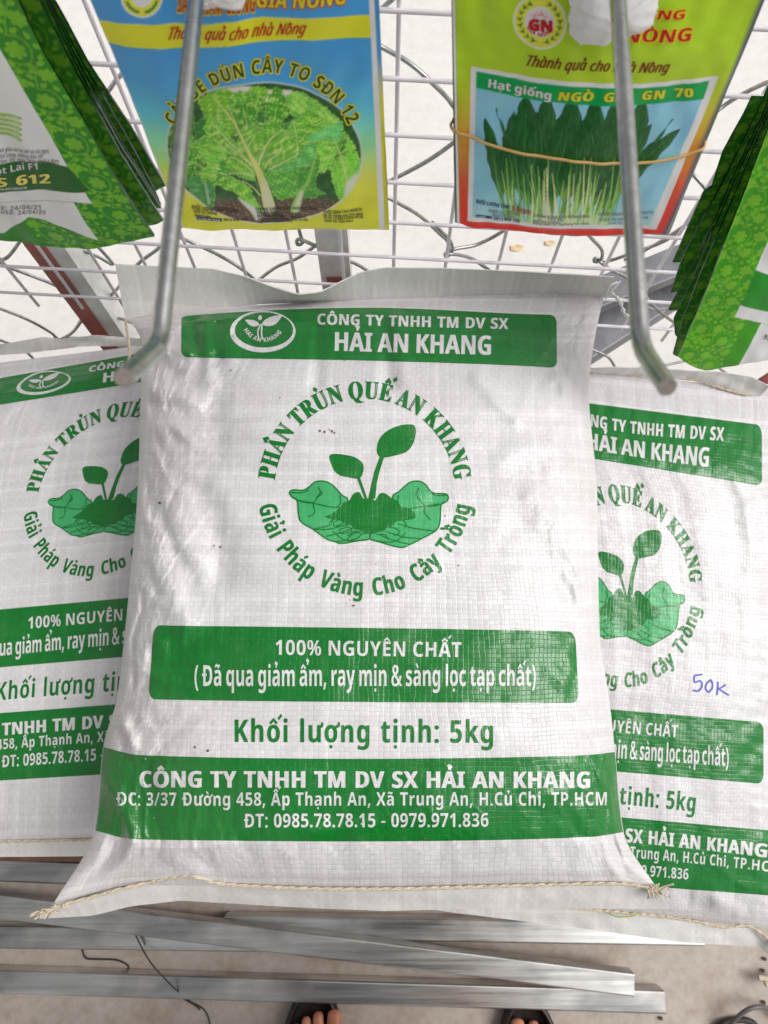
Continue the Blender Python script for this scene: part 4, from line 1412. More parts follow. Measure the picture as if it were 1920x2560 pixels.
# ---- blue, green and yellow packet (curly mustard greens)
PA = Packet((455, 568), .300, 0, 0, bow=.0035, seed=3, w=.129, h=.198)
def wv1(x):                                  # wavy bottom edge of the print
    return 569 + 5 * np.sin((x - 560) / 70.)
def paint_a(px, py, S, T):
    p = Paint(px, py, (60, 135, 205))
    y = p.y + .02 * (p.x - 660)
    for y0, c in ((150, (62, 140, 208)), (215, (70, 155, 200)), (275, (92, 178, 178)), (330, (125, 190, 140)), (390, (165, 200, 90)), (440, (205, 210, 60)), (485, (222, 205, 40))):
        p.put((y - y0 + 30) / 55., c)
    p.c *= (1 + .05 * wob(p.x / 160, p.y / 70, 9))[:, None]
    top = 50 - 18 / (1 + np.exp(-(p.x - 560) / 40)); bot = 110 - 21 / (1 + np.exp(-(p.x - 560) / 45))
    p.put(np.clip((p.y - top) / 1.5, 0, 1) * np.clip((bot - p.y) / 1.5, 0, 1), (224, 208, 36))
    p.put(np.clip(1 - np.abs(p.y - bot) / 1.6, 0, 1) * .8, (60, 140, 60))
    # logo roundel
    d = np.hypot((p.x - 356), (p.y + 18))
    p.put((53 - d) / 2, (225, 225, 225)); p.put((49.5 - d) / 2, (228, 210, 50)); p.put((28 - d) / 2, (232, 226, 190))
    for k in np.linspace(-62, 62, 11):
        for rr, sg in ((44, .35), (33, -.35)):
            a = math.radians(90 + k)
            cx, cy = 356 + 39 * math.cos(a), -18 + 39 * math.sin(a)
            if abs(k) < 10: continue
            b = a + math.pi / 2 * (1 if k < 0 else -1) * -1 + sg * (1 if k > 0 else -1)
            p.stroke([(cx, cy), (cx + 10 * math.cos(b), cy + 10 * math.sin(b))], [5, 2], (40, 110, 50), 1.2, curve=False)
    # oval photo
    th = math.radians(7)
    ex, ey = p.x - 661, p.y - 371
    rx = (ex * math.cos(th) + ey * math.sin(th)) / 245; ry = (-ex * math.sin(th) + ey * math.cos(th)) / 181
    rr = np.hypot(rx, ry)
    ins = rr < 1.02
    o = Paint.__new__(Paint)
    o.x, o.y, o.c = (p.x[ins] - 380) / .3255, (p.y[ins] - 160) / .3255, np.zeros((ins.sum(), 3)) + S2L((28, 74, 24))
    nz = wob(o.x / 90, o.y / 90, 1, 7); n2 = wob(o.x / 34, o.y / 34, 2, 7); n3 = wob(o.x / 15, o.y / 15, 6, 7)
    o.put(np.clip(nz, 0, 1) * .5, (12, 40, 14)); o.put(np.clip(-nz + .1, 0, 1) * .5, (50, 110, 38))
    o.poly([(0, 1080), (600, 1020), (1250, 1000), (1700, 1080), (1700, 1300), (0, 1300)], (74, 54, 40), 40, curve=False)
    o.put(np.clip((o.y - 980) / 60, 0, 1) * np.clip(n2 + .1, 0, 1) * .6, (150, 118, 88))
    o.put(np.clip((o.y - 980) / 60, 0, 1) * np.clip(-n3, 0, 1) * .5, (48, 32, 24))
    def lf(pts, col, shade=.5, crinkle=.5, hi=(170, 200, 80), n=80, seed=0, rim=26):
        n = 130
        P = smooth_path(list(pts) + [pts[0]], n)[:-1]
        cc = P.mean(0); d = P - cc
        u = np.arange(len(P))
        P = P + d / (np.linalg.norm(d, axis=1)[:, None] + 1) * (9 * np.sin(u * .9 + seed) * np.sin(u * .37 + 2 * seed) + 5 * np.sin(u * 2.1))[:, None]
        mk, sd = o.poly([tuple(v) for v in P], tuple(min(255, c * 1.12) for c in col), 4, curve=False)
        a = wob(o.x / 110, o.y / 85, seed + 31, 6); b = wob(o.x / 42, o.y / 38, seed + 41, 7); c = wob(o.x / 20, o.y / 20, seed + 51, 8)
        o.put(mk * np.clip(a * .7 + b * .7 + c * .25, 0, 1) * min(1, crinkle * 1.35), tuple(min(255, h * 1.1) for h in hi))
        o.put(mk * np.clip(-(a * .5 + b * .7 + c * .3) - .05, 0, 1) * shade, (22, 82, 18))
        o.put(mk * np.clip(1 - sd / rim, 0, 1) * .3, (24, 82, 20))
        o.put(mk * np.clip(1 - np.abs(sd - 5) / 5, 0, 1) * np.clip(.4 + c, 0, 1) * .55, (190, 222, 120))
        return mk
    cream = (226, 226, 190)
    o.poly([(560, 130), (720, 110), (900, 150), (1080, 170), (1040, 250), (900, 260), (760, 240), (640, 200)], cream, 20)
    lf([(120, 380), (250, 300), (330, 380), (300, 560), (200, 640), (100, 560)], (36, 92, 34), seed=1)
    lf([(420, 180), (540, 125), (680, 170), (800, 110), (890, 150), (880, 240), (830, 330), (840, 520), (640, 600), (470, 470), (360, 260)], (96, 152, 40), .5, .5, (160, 196, 76), seed=2)
    lf([(1030, 200), (1120, 170), (1250, 240), (1380, 350), (1440, 440), (1280, 520), (1180, 400), (1060, 330)], (104, 164, 58), .55, .6, (176, 208, 110), seed=3)
    lf([(1330, 600), (1470, 500), (1560, 620), (1600, 760), (1560, 900), (1480, 1060), (1420, 980), (1370, 800)], (100, 170, 50), .45, .5, (178, 214, 90), seed=4)
    o.poly([(1500, 880), (1570, 820), (1590, 920), (1530, 1000), (1480, 980)], (196, 208, 190), 25, .8)
    lf([(330, 420), (400, 380), (440, 470), (420, 560), (540, 640), (560, 780), (640, 820), (520, 860), (440, 720), (340, 580)], (30, 96, 36), .6, .3, (70, 140, 60), seed=5)
    lf([(270, 700), (380, 650), (470, 800), (490, 960), (460, 1080), (330, 1010), (260, 880)], (58, 120, 58), .4, .3, (120, 165, 110), seed=6)
    o.stroke([(300, 720), (400, 860), (440, 1040)], [6, 14, 26], (150, 180, 140), 10, .8)
    lf([(520, 850), (600, 830), (740, 900), (790, 1000), (860, 1120), (760, 1100), (640, 960), (560, 930)], (92, 158, 38), .55, .6, (172, 206, 84), seed=7)
    lf([(840, 260), (930, 250), (1010, 310), (1000, 450), (950, 520), (870, 600), (840, 480)], (52, 118, 40), .5, .4, (120, 170, 70), seed=8)
    lf([(1000, 420), (1090, 370), (1180, 360), (1200, 460), (1170, 600), (1120, 680), (1040, 560)], (40, 108, 52), .45, .4, (96, 156, 96), seed=9)
    rl = np.random.RandomState(77)
    for k in range(34):          # frilled leaves crowding the head
        ang = rl.uniform(-2.9, -.25); R_ = rl.uniform(300, 640)
        cx_, cy_ = 850 + R_ * 1.15 * math.cos(ang), 880 + R_ * math.sin(ang)
        w_, h_ = rl.uniform(70, 130), rl.uniform(90, 150)
        pts = [(cx_ + w_ * math.cos(b) * (1 + .16 * math.sin(5 * b + k)), cy_ + h_ * math.sin(b) * (1 + .16 * math.cos(4 * b + k))) for b in np.linspace(0, 6.28, 12, endpoint=False)]
        base_c = [(84, 150, 40), (60, 128, 34), (104, 170, 56), (40, 100, 34)][k % 4]
        lf(pts, base_c, .6, .55, (176, 212, 96), seed=100 + k, rim=34)
        o.stroke([(cx_ + (850 - cx_) * .22, cy_ + (900 - cy_) * .22), (cx_, cy_), (cx_ - (850 - cx_) * .12, cy_ - (900 - cy_) * .12)], [7, 5, 2], (190, 214, 130), 4, .7)
    # main leaf with its broad rib
    lf([(450, 430), (530, 470), (640, 560), (700, 420), (800, 400), (840, 520), (800, 640), (880, 560), (1000, 480), (1120, 560), (1140, 640), (1060, 720), (900, 760), (840, 800), (760, 800), (620, 680), (560, 600), (460, 510)], (92, 150, 46), .45, .65, (178, 204, 104), n=120, seed=10)
    lf([(560, 680), (680, 690), (760, 760), (800, 860), (720, 850), (600, 780)], (96, 158, 48), .5, .6, (180, 210, 100), seed=11)
    lf([(830, 810), (920, 770), (1060, 770), (1200, 780), (1180, 900), (1080, 1000), (960, 1010), (900, 900)], (70, 142, 36), .55, .5, (140, 190, 70), seed=12)
    lf([(860, 770), (1000, 730), (1100, 680), (1180, 590), (1250, 560), (1265, 640), (1230, 720), (1100, 780), (980, 785)], (76, 150, 66), .35, .5, (140, 196, 110), seed=13)
    lf([(1185, 515), (1290, 470), (1400, 440), (1465, 425), (1460, 520), (1420, 575), (1320, 545), (1230, 560)], (88, 168, 88), .3, .5, (140, 205, 130), seed=14)
    lf([(1130, 780), (1240, 740), (1270, 640), (1290, 720), (1260, 900), (1330, 960), (1180, 1010), (1110, 900)], (56, 126, 34), .6, .4, (120, 176, 60), seed=15)
    rib = (190, 208, 110)
    o.stroke([(470, 200), (560, 300), (650, 430), (730, 600), (800, 740), (860, 900), (900, 1060)], [6, 10, 15, 24, 40, 66, 88], rib, 8)
    o.stroke([(860, 850), (880, 960), (905, 1090)], [20, 54, 80], (214, 226, 180), 24, .65)
    for k in range(7):
        xx = 820 + k * 18
        o.stroke([(xx - 28, 830), (xx, 960), (xx + 6, 1080)], 3, (150, 184, 100), 4, .5)
    for pts, w in (([(470, 420), (600, 560), (700, 660), (770, 740)], [5, 12]), ([(560, 560), (660, 650), (760, 720)], [4, 9]), ([(600, 680), (700, 720), (780, 790)], [4, 8]), ([(1000, 450), (900, 540), (850, 650), (820, 740)], [5, 14]), ([(1000, 530), (985, 620), (900, 700), (870, 760)], [4, 10]), ([(520, 230), (505, 380), (560, 420)], [5, 4]), ([(590, 270), (640, 380), (660, 450)], [4, 7]),
                   ([(800, 500), (760, 550), (740, 590)], [5, 8]), ([(1130, 640), (1020, 700), (900, 770)], [4, 8]), ([(700, 860), (780, 920), (830, 980)], [4, 9]), ([(600, 810), (700, 800), (780, 830)], [4, 7]), ([(1200, 380), (1250, 430), (1330, 400)], [5, 4]), ([(1090, 400), (1110, 500), (1120, 640)], [4, 4]), ([(1400, 560), (1460, 700), (1500, 900)], [5, 9])):
        o.stroke(pts, w, (200, 218, 140), 4, .85)
    o.stroke([(1240, 720), (1200, 860), (1140, 960), (1090, 1100)], [18, 28, 42, 56], (120, 170, 66), 10)
    o.stroke([(1150, 960), (1110, 1100)], [30, 50], (200, 216, 170), 18, .7)
    o.stroke([(670, 1000), (760, 1080), (820, 1150)], [10, 40, 60], (206, 216, 200), 20, .8)
    for k in range(26):
        rs = np.random.RandomState(k)
        x0 = rs.uniform(500, 1500); y0 = rs.uniform(1080, 1200)
        o.stroke([(x0, y0), (x0 + rs.uniform(-60, 60), y0 + rs.uniform(-20, 20))], 4, (170, 138, 106), 4, .6, curve=False)
    o.c *= (1 + .10 * n3)[:, None]
    k = np.clip((1.0 - rr[ins]) * 60, 0, 1)[:, None]
    p.c[ins] = p.c[ins] * (1 - k) + o.c * k
    p.put(np.clip(1 - np.abs(rr - 1.0) * 55, 0, 1) * .95, (172, 178, 172))
    p.put(np.clip((p.y - 553 - 5 * np.sin((p.x - 500) / 60)) / 2, 0, 1), (222, 205, 40))
    # crimped silver margins
    lx = 455 - (568 - p.y) * .41; rx_ = 960 - (570 - p.y) * .045
    p.put((lx + 5 - p.x) / 1.5, (178, 182, 182)); p.put((p.x - rx_ + 12) / 1.5, (190, 194, 194))
    return p.c
def prints_a():
    P = Print(PA.st)
    P.text('Thành quả cho nhà Nông', (418, 88), (763, 72), 29, 'ink_red', 1, sty='T', off=.03, space=.42, lean=(.22, -1))
    for off, mt, ly in ((.09, 'ink_yellow', .4), (.0, 'ink_dark_green', 1.3)):
        P.arc('CẢI BẸ DÚN CÂY TO SĐN 12', (655, 402), 236, -66, 66, 33, mt, ly, off=off, track=.06, space=.4)
    P.text('SẢN PHẨM GIỐNG', (444, 22), (640, 18), 44, 'ink_yellow', .6, sty='I', off=.07)
    P.text('SẢN PHẨM GIỐNG', (444, 22), (640, 18), 44, 'ink_red', 1.4, sty='I', off=.01)
    P.text('GIA NÔNG', (640, 9), (868, 1), 40, 'ink_red', .6, sty='I', off=.07)
    P.text('GIA NÔNG', (640, 9), (868, 1), 40, 'ink_yellow', 1.4, sty='I', off=.01)
    for s, a, b, c in (('KHỐI LƯỢNG TỊNH: 10 gram', (479, 516), (598, 522), 9), ('THỜI VỤ TRỒNG:', (483, 526), (545, 529), 8), ('Quanh năm', (486, 535), (527, 538), 7), ('0913 808 595', (560, 544), (618, 544), 7),
                       ('LƯỢNG GIỐNG GIEO TRỒNG/1000m', (639, 518), (795, 518), 7), ('100-150 Gram', (641, 527), (698, 527), 7), ('MẬT ĐỘ TRỒNG:', (643, 535), (712, 536), 7), ('(Hàng cách hàng: 15-20cm', (645, 543), (765, 543), 7), ('Cây cách cây trên hàng 10-15 cm)', (645, 550), (770, 550), 6),
                       ('THỜI GIAN THU HOẠCH:', (808, 527), (907, 523), 8), ('30-35 ngày sau khi gieo', (808, 535), (908, 533), 7), ('TCCS 12:2021/SĐN-HCM', (809, 543), (908, 541), 7), ('Xuất Xứ: Việt Nam', (811, 551), (883, 550), 7)):
        P.text(s, a, b, c, 'ink_black', 1, off=0)
    P.poly([(491, 537), (556, 538), (555, 546), (493, 546)], 'ink_navy', .5)
    P.text('Tư Vấn Kỹ Thuật:', (495, 545), (552, 545), 5, 'ink_white', 1.2)
    return PA.cut(P)
oa = simple_outline(PA, [(225, 0), (340, 283), (455, 566)], [(936, 0), (950, 290), (962, 572)], [(455, 567), (520, 574), (600, 568), (680, 574), (760, 566), (860, 571), (962, 573)])
GR1 = 'packets of greens on the left middle hook'
tag(PA.mesh(oa, paint_a, .00045, prints_a()).build('seed_packet', custom=True, paint=True), 'blue to yellow seed packet with an oval photo of leafy greens', 'seed packet', GR1)
def flatpaint(c):
    return lambda px, py, S, T: np.zeros((px.size, 3)) + S2L(c)
def edgepaint(px, py, S, T):
    p = Paint(px, py, (198, 186, 44)); p.put((250 - p.y) / 120, (70, 140, 200)); return p.c
for k, (dx, dy) in enumerate(((5, 3), (9, 7))):
    pk = Packet((455 + dx, 572 + dy), .3035 + .0035 * k, 0, 0, bow=.003, seed=40 + k, w=.128, h=.195)
    tag(pk.mesh(simple_outline(pk, [(232 + dx, 0), (455 + dx, 566)], [(939 + dx, 0), (964 + dx, 572)], [(458 + dx, 566), (700, 569), (963 + dx, 574)]), edgepaint, .002).build('seed_packet', custom=True, paint=True),
        ('second blue to yellow packet, only its right edge showing behind the front one', 'hindmost blue to yellow packet, a thin edge behind the other two')[k], 'seed packet', GR1)

# ---- green to red packet (sawtooth coriander)
PB = Packet((1143, 556), .300, 3, 8, bow=.006, seed=12, w=.137, h=.178)
def paint_b(px, py, S, T):
    p = Paint(px, py, (150, 182, 36))
    x, y = p.x, p.y
    edge = np.clip(1 - np.minimum(np.abs(x - (1145)), np.abs(x - (1885 - .40 * y))) / 130, 0, 1)
    for y0, c in ((190, (156, 172, 36)), (260, (170, 150, 38)), (330, (176, 120, 36)), (420, (188, 72, 34)), (500, (200, 42, 34))):
        p.put(np.clip((y - y0 + 40) / 75, 0, 1), c)
    p.c *= (1 + .04 * wob(x / 90, y / 60, 4))[:, None]
    # roundel
    d = np.hypot(x - 1349, (y - 43))
    p.put((67 - d) / 1.6, (224, 224, 206)); p.put((63 - d) / 1.6, (226, 214, 60)); p.put((38 - d) / 1.6, (226, 222, 214))
    for k in range(-8, 9):
        if k == 0: continue
        a = math.radians(90 + k * 18.5)
        for sg in (-1, 1):
            cx, cy = 1349 + 50 * math.cos(a), 43 + 50 * math.sin(a)
            b = a + (-1 if k > 0 else 1) * -math.pi / 2 * 1 + sg * .75
            p.stroke([(cx, cy), (cx + 10 * math.cos(b), cy + 10 * math.sin(b))], [6.5, 2], (50, 118, 44), 1.2, curve=False)
    for sg in (-1, 1):
        p.stroke([(1349 + sg * 50 * math.cos(math.radians(90 - t_)), 43 + 50 * math.sin(math.radians(90 - t_))) for t_ in np.linspace(8, 160, 14)], 1.6, (50, 118, 44), 1.2)
    for a in np.linspace(-160, -20, 17):
        ar = math.radians(a)
        p.stroke([(1349 + 14 * math.cos(ar), 36 + 9 * math.sin(ar)), (1349 + 29 * math.cos(ar), 36 + 23 * math.sin(ar))], [2.0, .8], (214, 120, 120), .9, curve=False)
    # framed photo
    p.poly([(1178, 167), (1300, 178), (1480, 186), (1650, 186), (1795, 179), (1640, 574), (1500, 566), (1340, 560), (1169, 551)], (205, 208, 208), 1.6, curve=False)
    inner = [(1191, 178), (1300, 189), (1480, 197), (1650, 197), (1772, 190), (1622, 563), (1500, 556), (1340, 550), (1181, 541)]
    p.poly(inner, (120, 172, 216), 1.6, curve=False)
    ins = Paint.inside(p, inner)
    o = Paint.__new__(Paint)
    o.x, o.y, o.c = (x[ins] - 1150) / .3436, (y[ins] - 180) / .3436, p.c[ins].copy()
    o.put(np.clip(wob(o.x / 400, o.y / 260, 3) * .6 + .1, 0, 1) * .5, (84, 146, 206))
    o.put(np.clip((o.y - 800) / 350, 0, 1) * .5, (170, 200, 222))
    rs = np.random.RandomState(5)
    def blade(base, tip, w, c0, c1, bend, rib=True, stem=.45):
        b, t_ = np.array(base, float), np.array(tip, float)
        d = t_ - b; n = np.array([-d[1], d[0]]) / np.linalg.norm(d)
        ts = np.linspace(0, 1, 14)
        mid = np.array([b + d * k + n * bend * math.sin(math.pi * k) for k in ts])
        hw = np.array([w * (.10 + .05 * k) if k < stem * .6 else w * (.13 + .87 * math.sin(math.pi * min(1, ((k - stem * .6) / (1 - stem * .6))) ** .85) ** .8) for k in ts]); hw[-1] = 1
        jag = np.array([1 + .10 * ((i % 2) * 2 - 1) for i in range(14)])
        P = np.vstack([mid + n * (hw * jag)[:, None], (mid - n * (hw * jag[::-1])[:, None])[::-1]])
        mk, sd = o.poly([tuple(v) for v in P], c1, 4, n=64)
        along = np.clip(((o.x - b[0]) * d[0] + (o.y - b[1]) * d[1]) / (d @ d), 0, 1)
        o.put(mk * np.clip(1 - along / (stem * .95), 0, 1), c0)
        o.put(mk * np.clip(1 - sd / 16, 0, 1) * .5, (10, 48, 18))
        o.put(mk * np.clip(wob(o.x / 30, o.y / 170, int(base[0]) % 97, 6), 0, 1) * .30, (54, 130, 62))
        o.put(mk * np.clip(-wob(o.x / 40, o.y / 150, int(tip[0]) % 89, 6), 0, 1) * .4, (8, 46, 20))
        if rib:
            o.stroke([tuple(v) for v in mid[1:12]], [5, 5, 3], (92, 150, 70), 4, .35)
            o.stroke([tuple(v) for v in (mid + n * (hw * .8)[:, None])[5:13]], [3, 6, 2], (84, 156, 86), 5, .45)
    dk = [(20, 78, 32), (44, 108, 40), (14, 66, 36), (58, 116, 46), (26, 100, 62)]
    pale = (186, 212, 120)
    for bx, tx, ty, w, bd in ((330, 180, 320, 56, 20), (345, 395, 260, 76, -10), (420, 485, 130, 112, 10), (520, 645, 120, 104, -10), (1000, 1340, 130, 100, 20), (1050, 1240, 140, 96, 0), (950, 1600, 375, 66, -60), (640, 830, 120, 116, 0), (800, 995, 120, 104, 10), (900, 1140, 130, 104, 20), (560, 560, 300, 90, 0), (760, 740, 270, 90, 0), (900, 910, 280, 90, 0), (980, 1080, 300, 90, 0), (1010, 1250, 330, 80, 20),
                              (480, 560, 240, 60, 12), (560, 780, 260, 70, -16), (700, 930, 300, 76, 10), (760, 1160, 340, 74, 30), (830, 1390, 320, 66, 20)):
        blade((bx, 1085), (tx, ty), w, (120, 172, 66), dk[(bx + tx) % 5], bd, stem=.46)
    for bx, tx, ty, w, bd in ((390, 330, 520, 40, 8), (500, 420, 560, 44, 12), (560, 640, 480, 48, 0), (620, 660, 600, 42, 10), (700, 830, 430, 58, 14), (740, 980, 560, 42, 16), (800, 1170, 610, 40, 24), (720, 1010, 420, 40, 10), (1010, 1200, 560, 40, 8), (900, 1190, 690, 36, 10), (520, 560, 610, 34, -8), (980, 1160, 800, 26, 10)):
        blade((bx, 1090), (tx, ty), w, (176, 206, 112), dk[(bx * 3 + tx) % 5], bd, stem=.55)
    for k in range(90):
        bx = rs.uniform(350, 1090); tx = bx + (bx - 720) * .25 + rs.uniform(-50, 70); ty = rs.uniform(560, 880)
        c = [(206, 224, 150), (96, 156, 54), (66, 132, 48), (150, 190, 90)][k % 4]
        o.stroke([(bx, 1095), ((bx + tx) / 2 + rs.uniform(-14, 14), 940), (tx, ty)], [15, 10, 3], c, 5, .8)
    o.put(np.clip((o.y - 980) / 130, 0, 1) * np.clip((o.x - 350) / 60, 0, 1) * np.clip((1130 - o.x) / 60, 0, 1) * .45, (222, 232, 200))
    for pts in ([(325, 430), (300, 350), (275, 310), (265, 255)], [(1415, 460), (1470, 390), (1500, 345), (1540, 300)]):
        o.stroke(pts, [22, 26, 4, 14], (28, 92, 40), 4)
    o.c *= (1 + .06 * wob(o.x / 14, o.y / 14, 8, 7))[:, None]
    p.c[ins] = o.c
    p.poly([(1191, 178), (1300, 189), (1480, 197), (1650, 197), (1772, 190), (1757, 236), (1650, 240), (1480, 242), (1300, 234), (1190, 219)], (0, 136, 66), 1.6, curve=False)
    # silver margin and green hairline at the left
    lx = 1131 + y * .022
    p.put((lx + 6 - x) / 1.4, (190, 198, 190)); p.put(np.clip(1 - np.abs(x - lx - 7) / 2, 0, 1) * .6, (90, 120, 70))
    rx_ = 1905 - y * .41
    p.put((x - rx_ + 16) / 14, (70, 76, 96))
    return p.c
def prints_b():
    P = Print(PB.st)
    P.text('GN', (1321, 64), (1382, 64), 26, 'ink_red', 1, off=.05)
    P.arc('GIA NÔNG', (1349, 42), 36, 245, 112, 8.5, 'ink_red', 1, inside=True, off=.01, track=.12)
    for off, mt, ly in ((.085, 'ink_yellow', .4), (.012, 'ink_red', 1.3)):
        P.text('HẠT GIỐNG', (1440, 28), (1712, 29), 22, mt, ly, sty='I', off=off)
        P.text('GIA NÔNG', (1440, 82), (1728, 83), 31, mt, ly, sty='I', off=off)
    P.text('Thành quả cho nhà Nông', (1312, 152), (1668, 158), 26, 'ink_brown_red', 1, sty='T', off=.03, space=.4, lean=(.25, -1))
    P.text('Hạt giống', (1218, 214), (1378, 230), 21, 'ink_white', 1, off=.025, track=.03)
    P.text('NGÒ GAI GN 70', (1393, 231), (1731, 226), 22, 'ink_yellow', 1, sty='I', off=.03, space=.7, track=.06)
    P.text('KHỐI LƯỢNG TỊNH:', (1190, 505), (1276, 515), 10, 'ink_navy', 1, off=.01)
    P.text('5 Gram', (1279, 520), (1327, 524), 15, 'ink_red', 1, off=.01)
    P.poly([(1190, 533), (1231, 538), (1231, 544), (1190, 540)], 'ink_navy', .5)
    P.text('Tư Vấn Kỹ Thuật:', (1192, 539), (1230, 543), 4, 'ink_white', 1.2)
    P.text('0913 808 595', (1234, 546), (1299, 551), 9, 'ink_navy', 1)
    for s, a, b, c in (('THỜI VỤ TRỒNG', (1220, 527), (1298, 532), 8), ('Quanh năm', (1231, 535), (1288, 539), 6), ('LƯỢNG GIỐNG GIEO TRỒNG/1000m', (1336, 530), (1474, 533), 7), ('3-5 Kg', (1374, 537), (1406, 538), 6), ('MẬT ĐỘ TRỒNG:', (1332, 545), (1400, 546), 6), ('Hàng cách cây, cây/hàng 1,2-1,5cm.', (1332, 551), (1474, 552), 6),
                       ('THỜI GIAN THU HOẠCH:', (1495, 530), (1634, 529), 8), ('TCCS 70:2021/GN-HCM', (1497, 544), (1620, 544), 7), ('Xuất Xứ: Việt Nam', (1520, 553), (1600, 556), 6)):
        P.text(s, a, b, c, 'ink_grey', 1, off=.005)
    return PB.cut(P)
ob = simple_outline(PB, [(1131, 0), (1137, 280), (1143, 555)], [(1907, 0), (1850, 140), (1760, 350), (1664, 585)], [(1143, 555), (1180, 567), (1300, 574), (1480, 584), (1664, 586)])
GR2 = 'packets of coriander on the right middle hook'
tag(PB.mesh(ob, paint_b, .00045, prints_b()).build('seed_packet', custom=True, paint=True), 'green to red seed packet with a framed photo of long leaves and a rubber band', 'seed packet', GR2)
def edgeb(px, py, S, T):
    p = Paint(px, py, (90, 112, 40)); p.put((p.y - 300) / 150, (120, 130, 120)); return p.c
for k, (dx, dy) in enumerate(((5, 2), (-4, 5))):
    pk = Packet((1143, 558), .3045 + .004 * k, 3, 8, bow=.004, seed=50 + k, w=.137, h=.175)
    tag(pk.mesh(simple_outline(pk, [(1131 + dx * .6, 0), (1141 + dx, 555)], [(1903 + dx, 0), (1668 + dx, 580)], [(1141 + dx, 556), (1400, 578 + dy), (1668 + dx, 584 + dy)]), edgeb, .002).build('seed_packet', custom=True, paint=True),
        ('second green to red packet peeping out behind the banded front one', 'hindmost green to red packet under the rubber band')[k], 'seed packet', GR2)
# rubber band round those packets
front = [(1135, 322), (1170, 335), (1250, 354), (1360, 370), (1480, 381), (1600, 385), (1700, 376), (1755, 363)]
sb = PB.st(np.array(front, float))
cf = smooth_path(sb, 70)
F3 = PB.pos(cf[:, 0], cf[:, 1]) + PB.n * .0016
e0, e1 = F3[0], F3[-1]
bk = [e1 + PB.r * .0015 - PB.n * .006, e1 - PB.r * .01 - PB.n * .016, (e0 + e1) / 2 - PB.n * .02, e0 + PB.r * .01 - PB.n * .016, e0 - PB.r * .0015 - PB.n * .006, e0]
m = MB(); m.tube(np.vstack([F3, smooth_path([F3[-1]] + bk, 60)[1:]]), .0008, 'rubber', 8)
tag(m.build('rubber_band'), 'tan rubber band stretched round the green to red packets', 'rubber band')

# ---- torn white paper at the hooks
def scrap(pts, pk, lift, label, seed):
    q = pk.st(np.array(pts, float))
    c = q.mean(0)
    loop = smooth_path(list(q) + [q[0]], 90)[:-1]
    rs = np.random.RandomState(seed)
    loop = loop + rs.normal(0, .0004, loop.shape)
    m = MB()
    rings = []
    for k in np.linspace(0, 1, 9):
        s = c + (loop - c) * max(k, .001)
        z = lift + .0012 * wob(s[:, 0] / .05, s[:, 1] / .05, seed) + .0035 * (1 - k ** 3) + .0003 * wob(s[:, 0] / .008, s[:, 1] / .008, seed + 1)
        rings.append(pk.flat(s) + (pk.bowf(s[:, 0], s[:, 1]) + z)[:, None] * pk.n)
    G = np.array(rings)
    m.grid(G, 'paper', closed=True)
    m.grid(G - pk.n * .0022, 'paper', closed=True, flip=True)
    m.grid(np.stack([G[-1], G[-1] - pk.n * .0022]), 'paper', closed=True)
    tag(m.build('paper_scrap'), label, 'paper scrap', 'torn paper on the hooks')
scrap([(1428, -130), (1420, -20), (1422, 40), (1440, 66), (1500, 72), (1545, 64), (1590, 42), (1622, 26), (1634, -10), (1640, -130)], PB, .006, 'torn thick white paper stuck over the lettering of the green to red packet', 4)
scrap([(478, -110), (474, -40), (482, -12), (505, -14), (540, -20), (575, -18), (598, -14), (612, -30), (620, -110)], PA, .005, 'torn white paper strip at the top of the blue to yellow packet', 9)

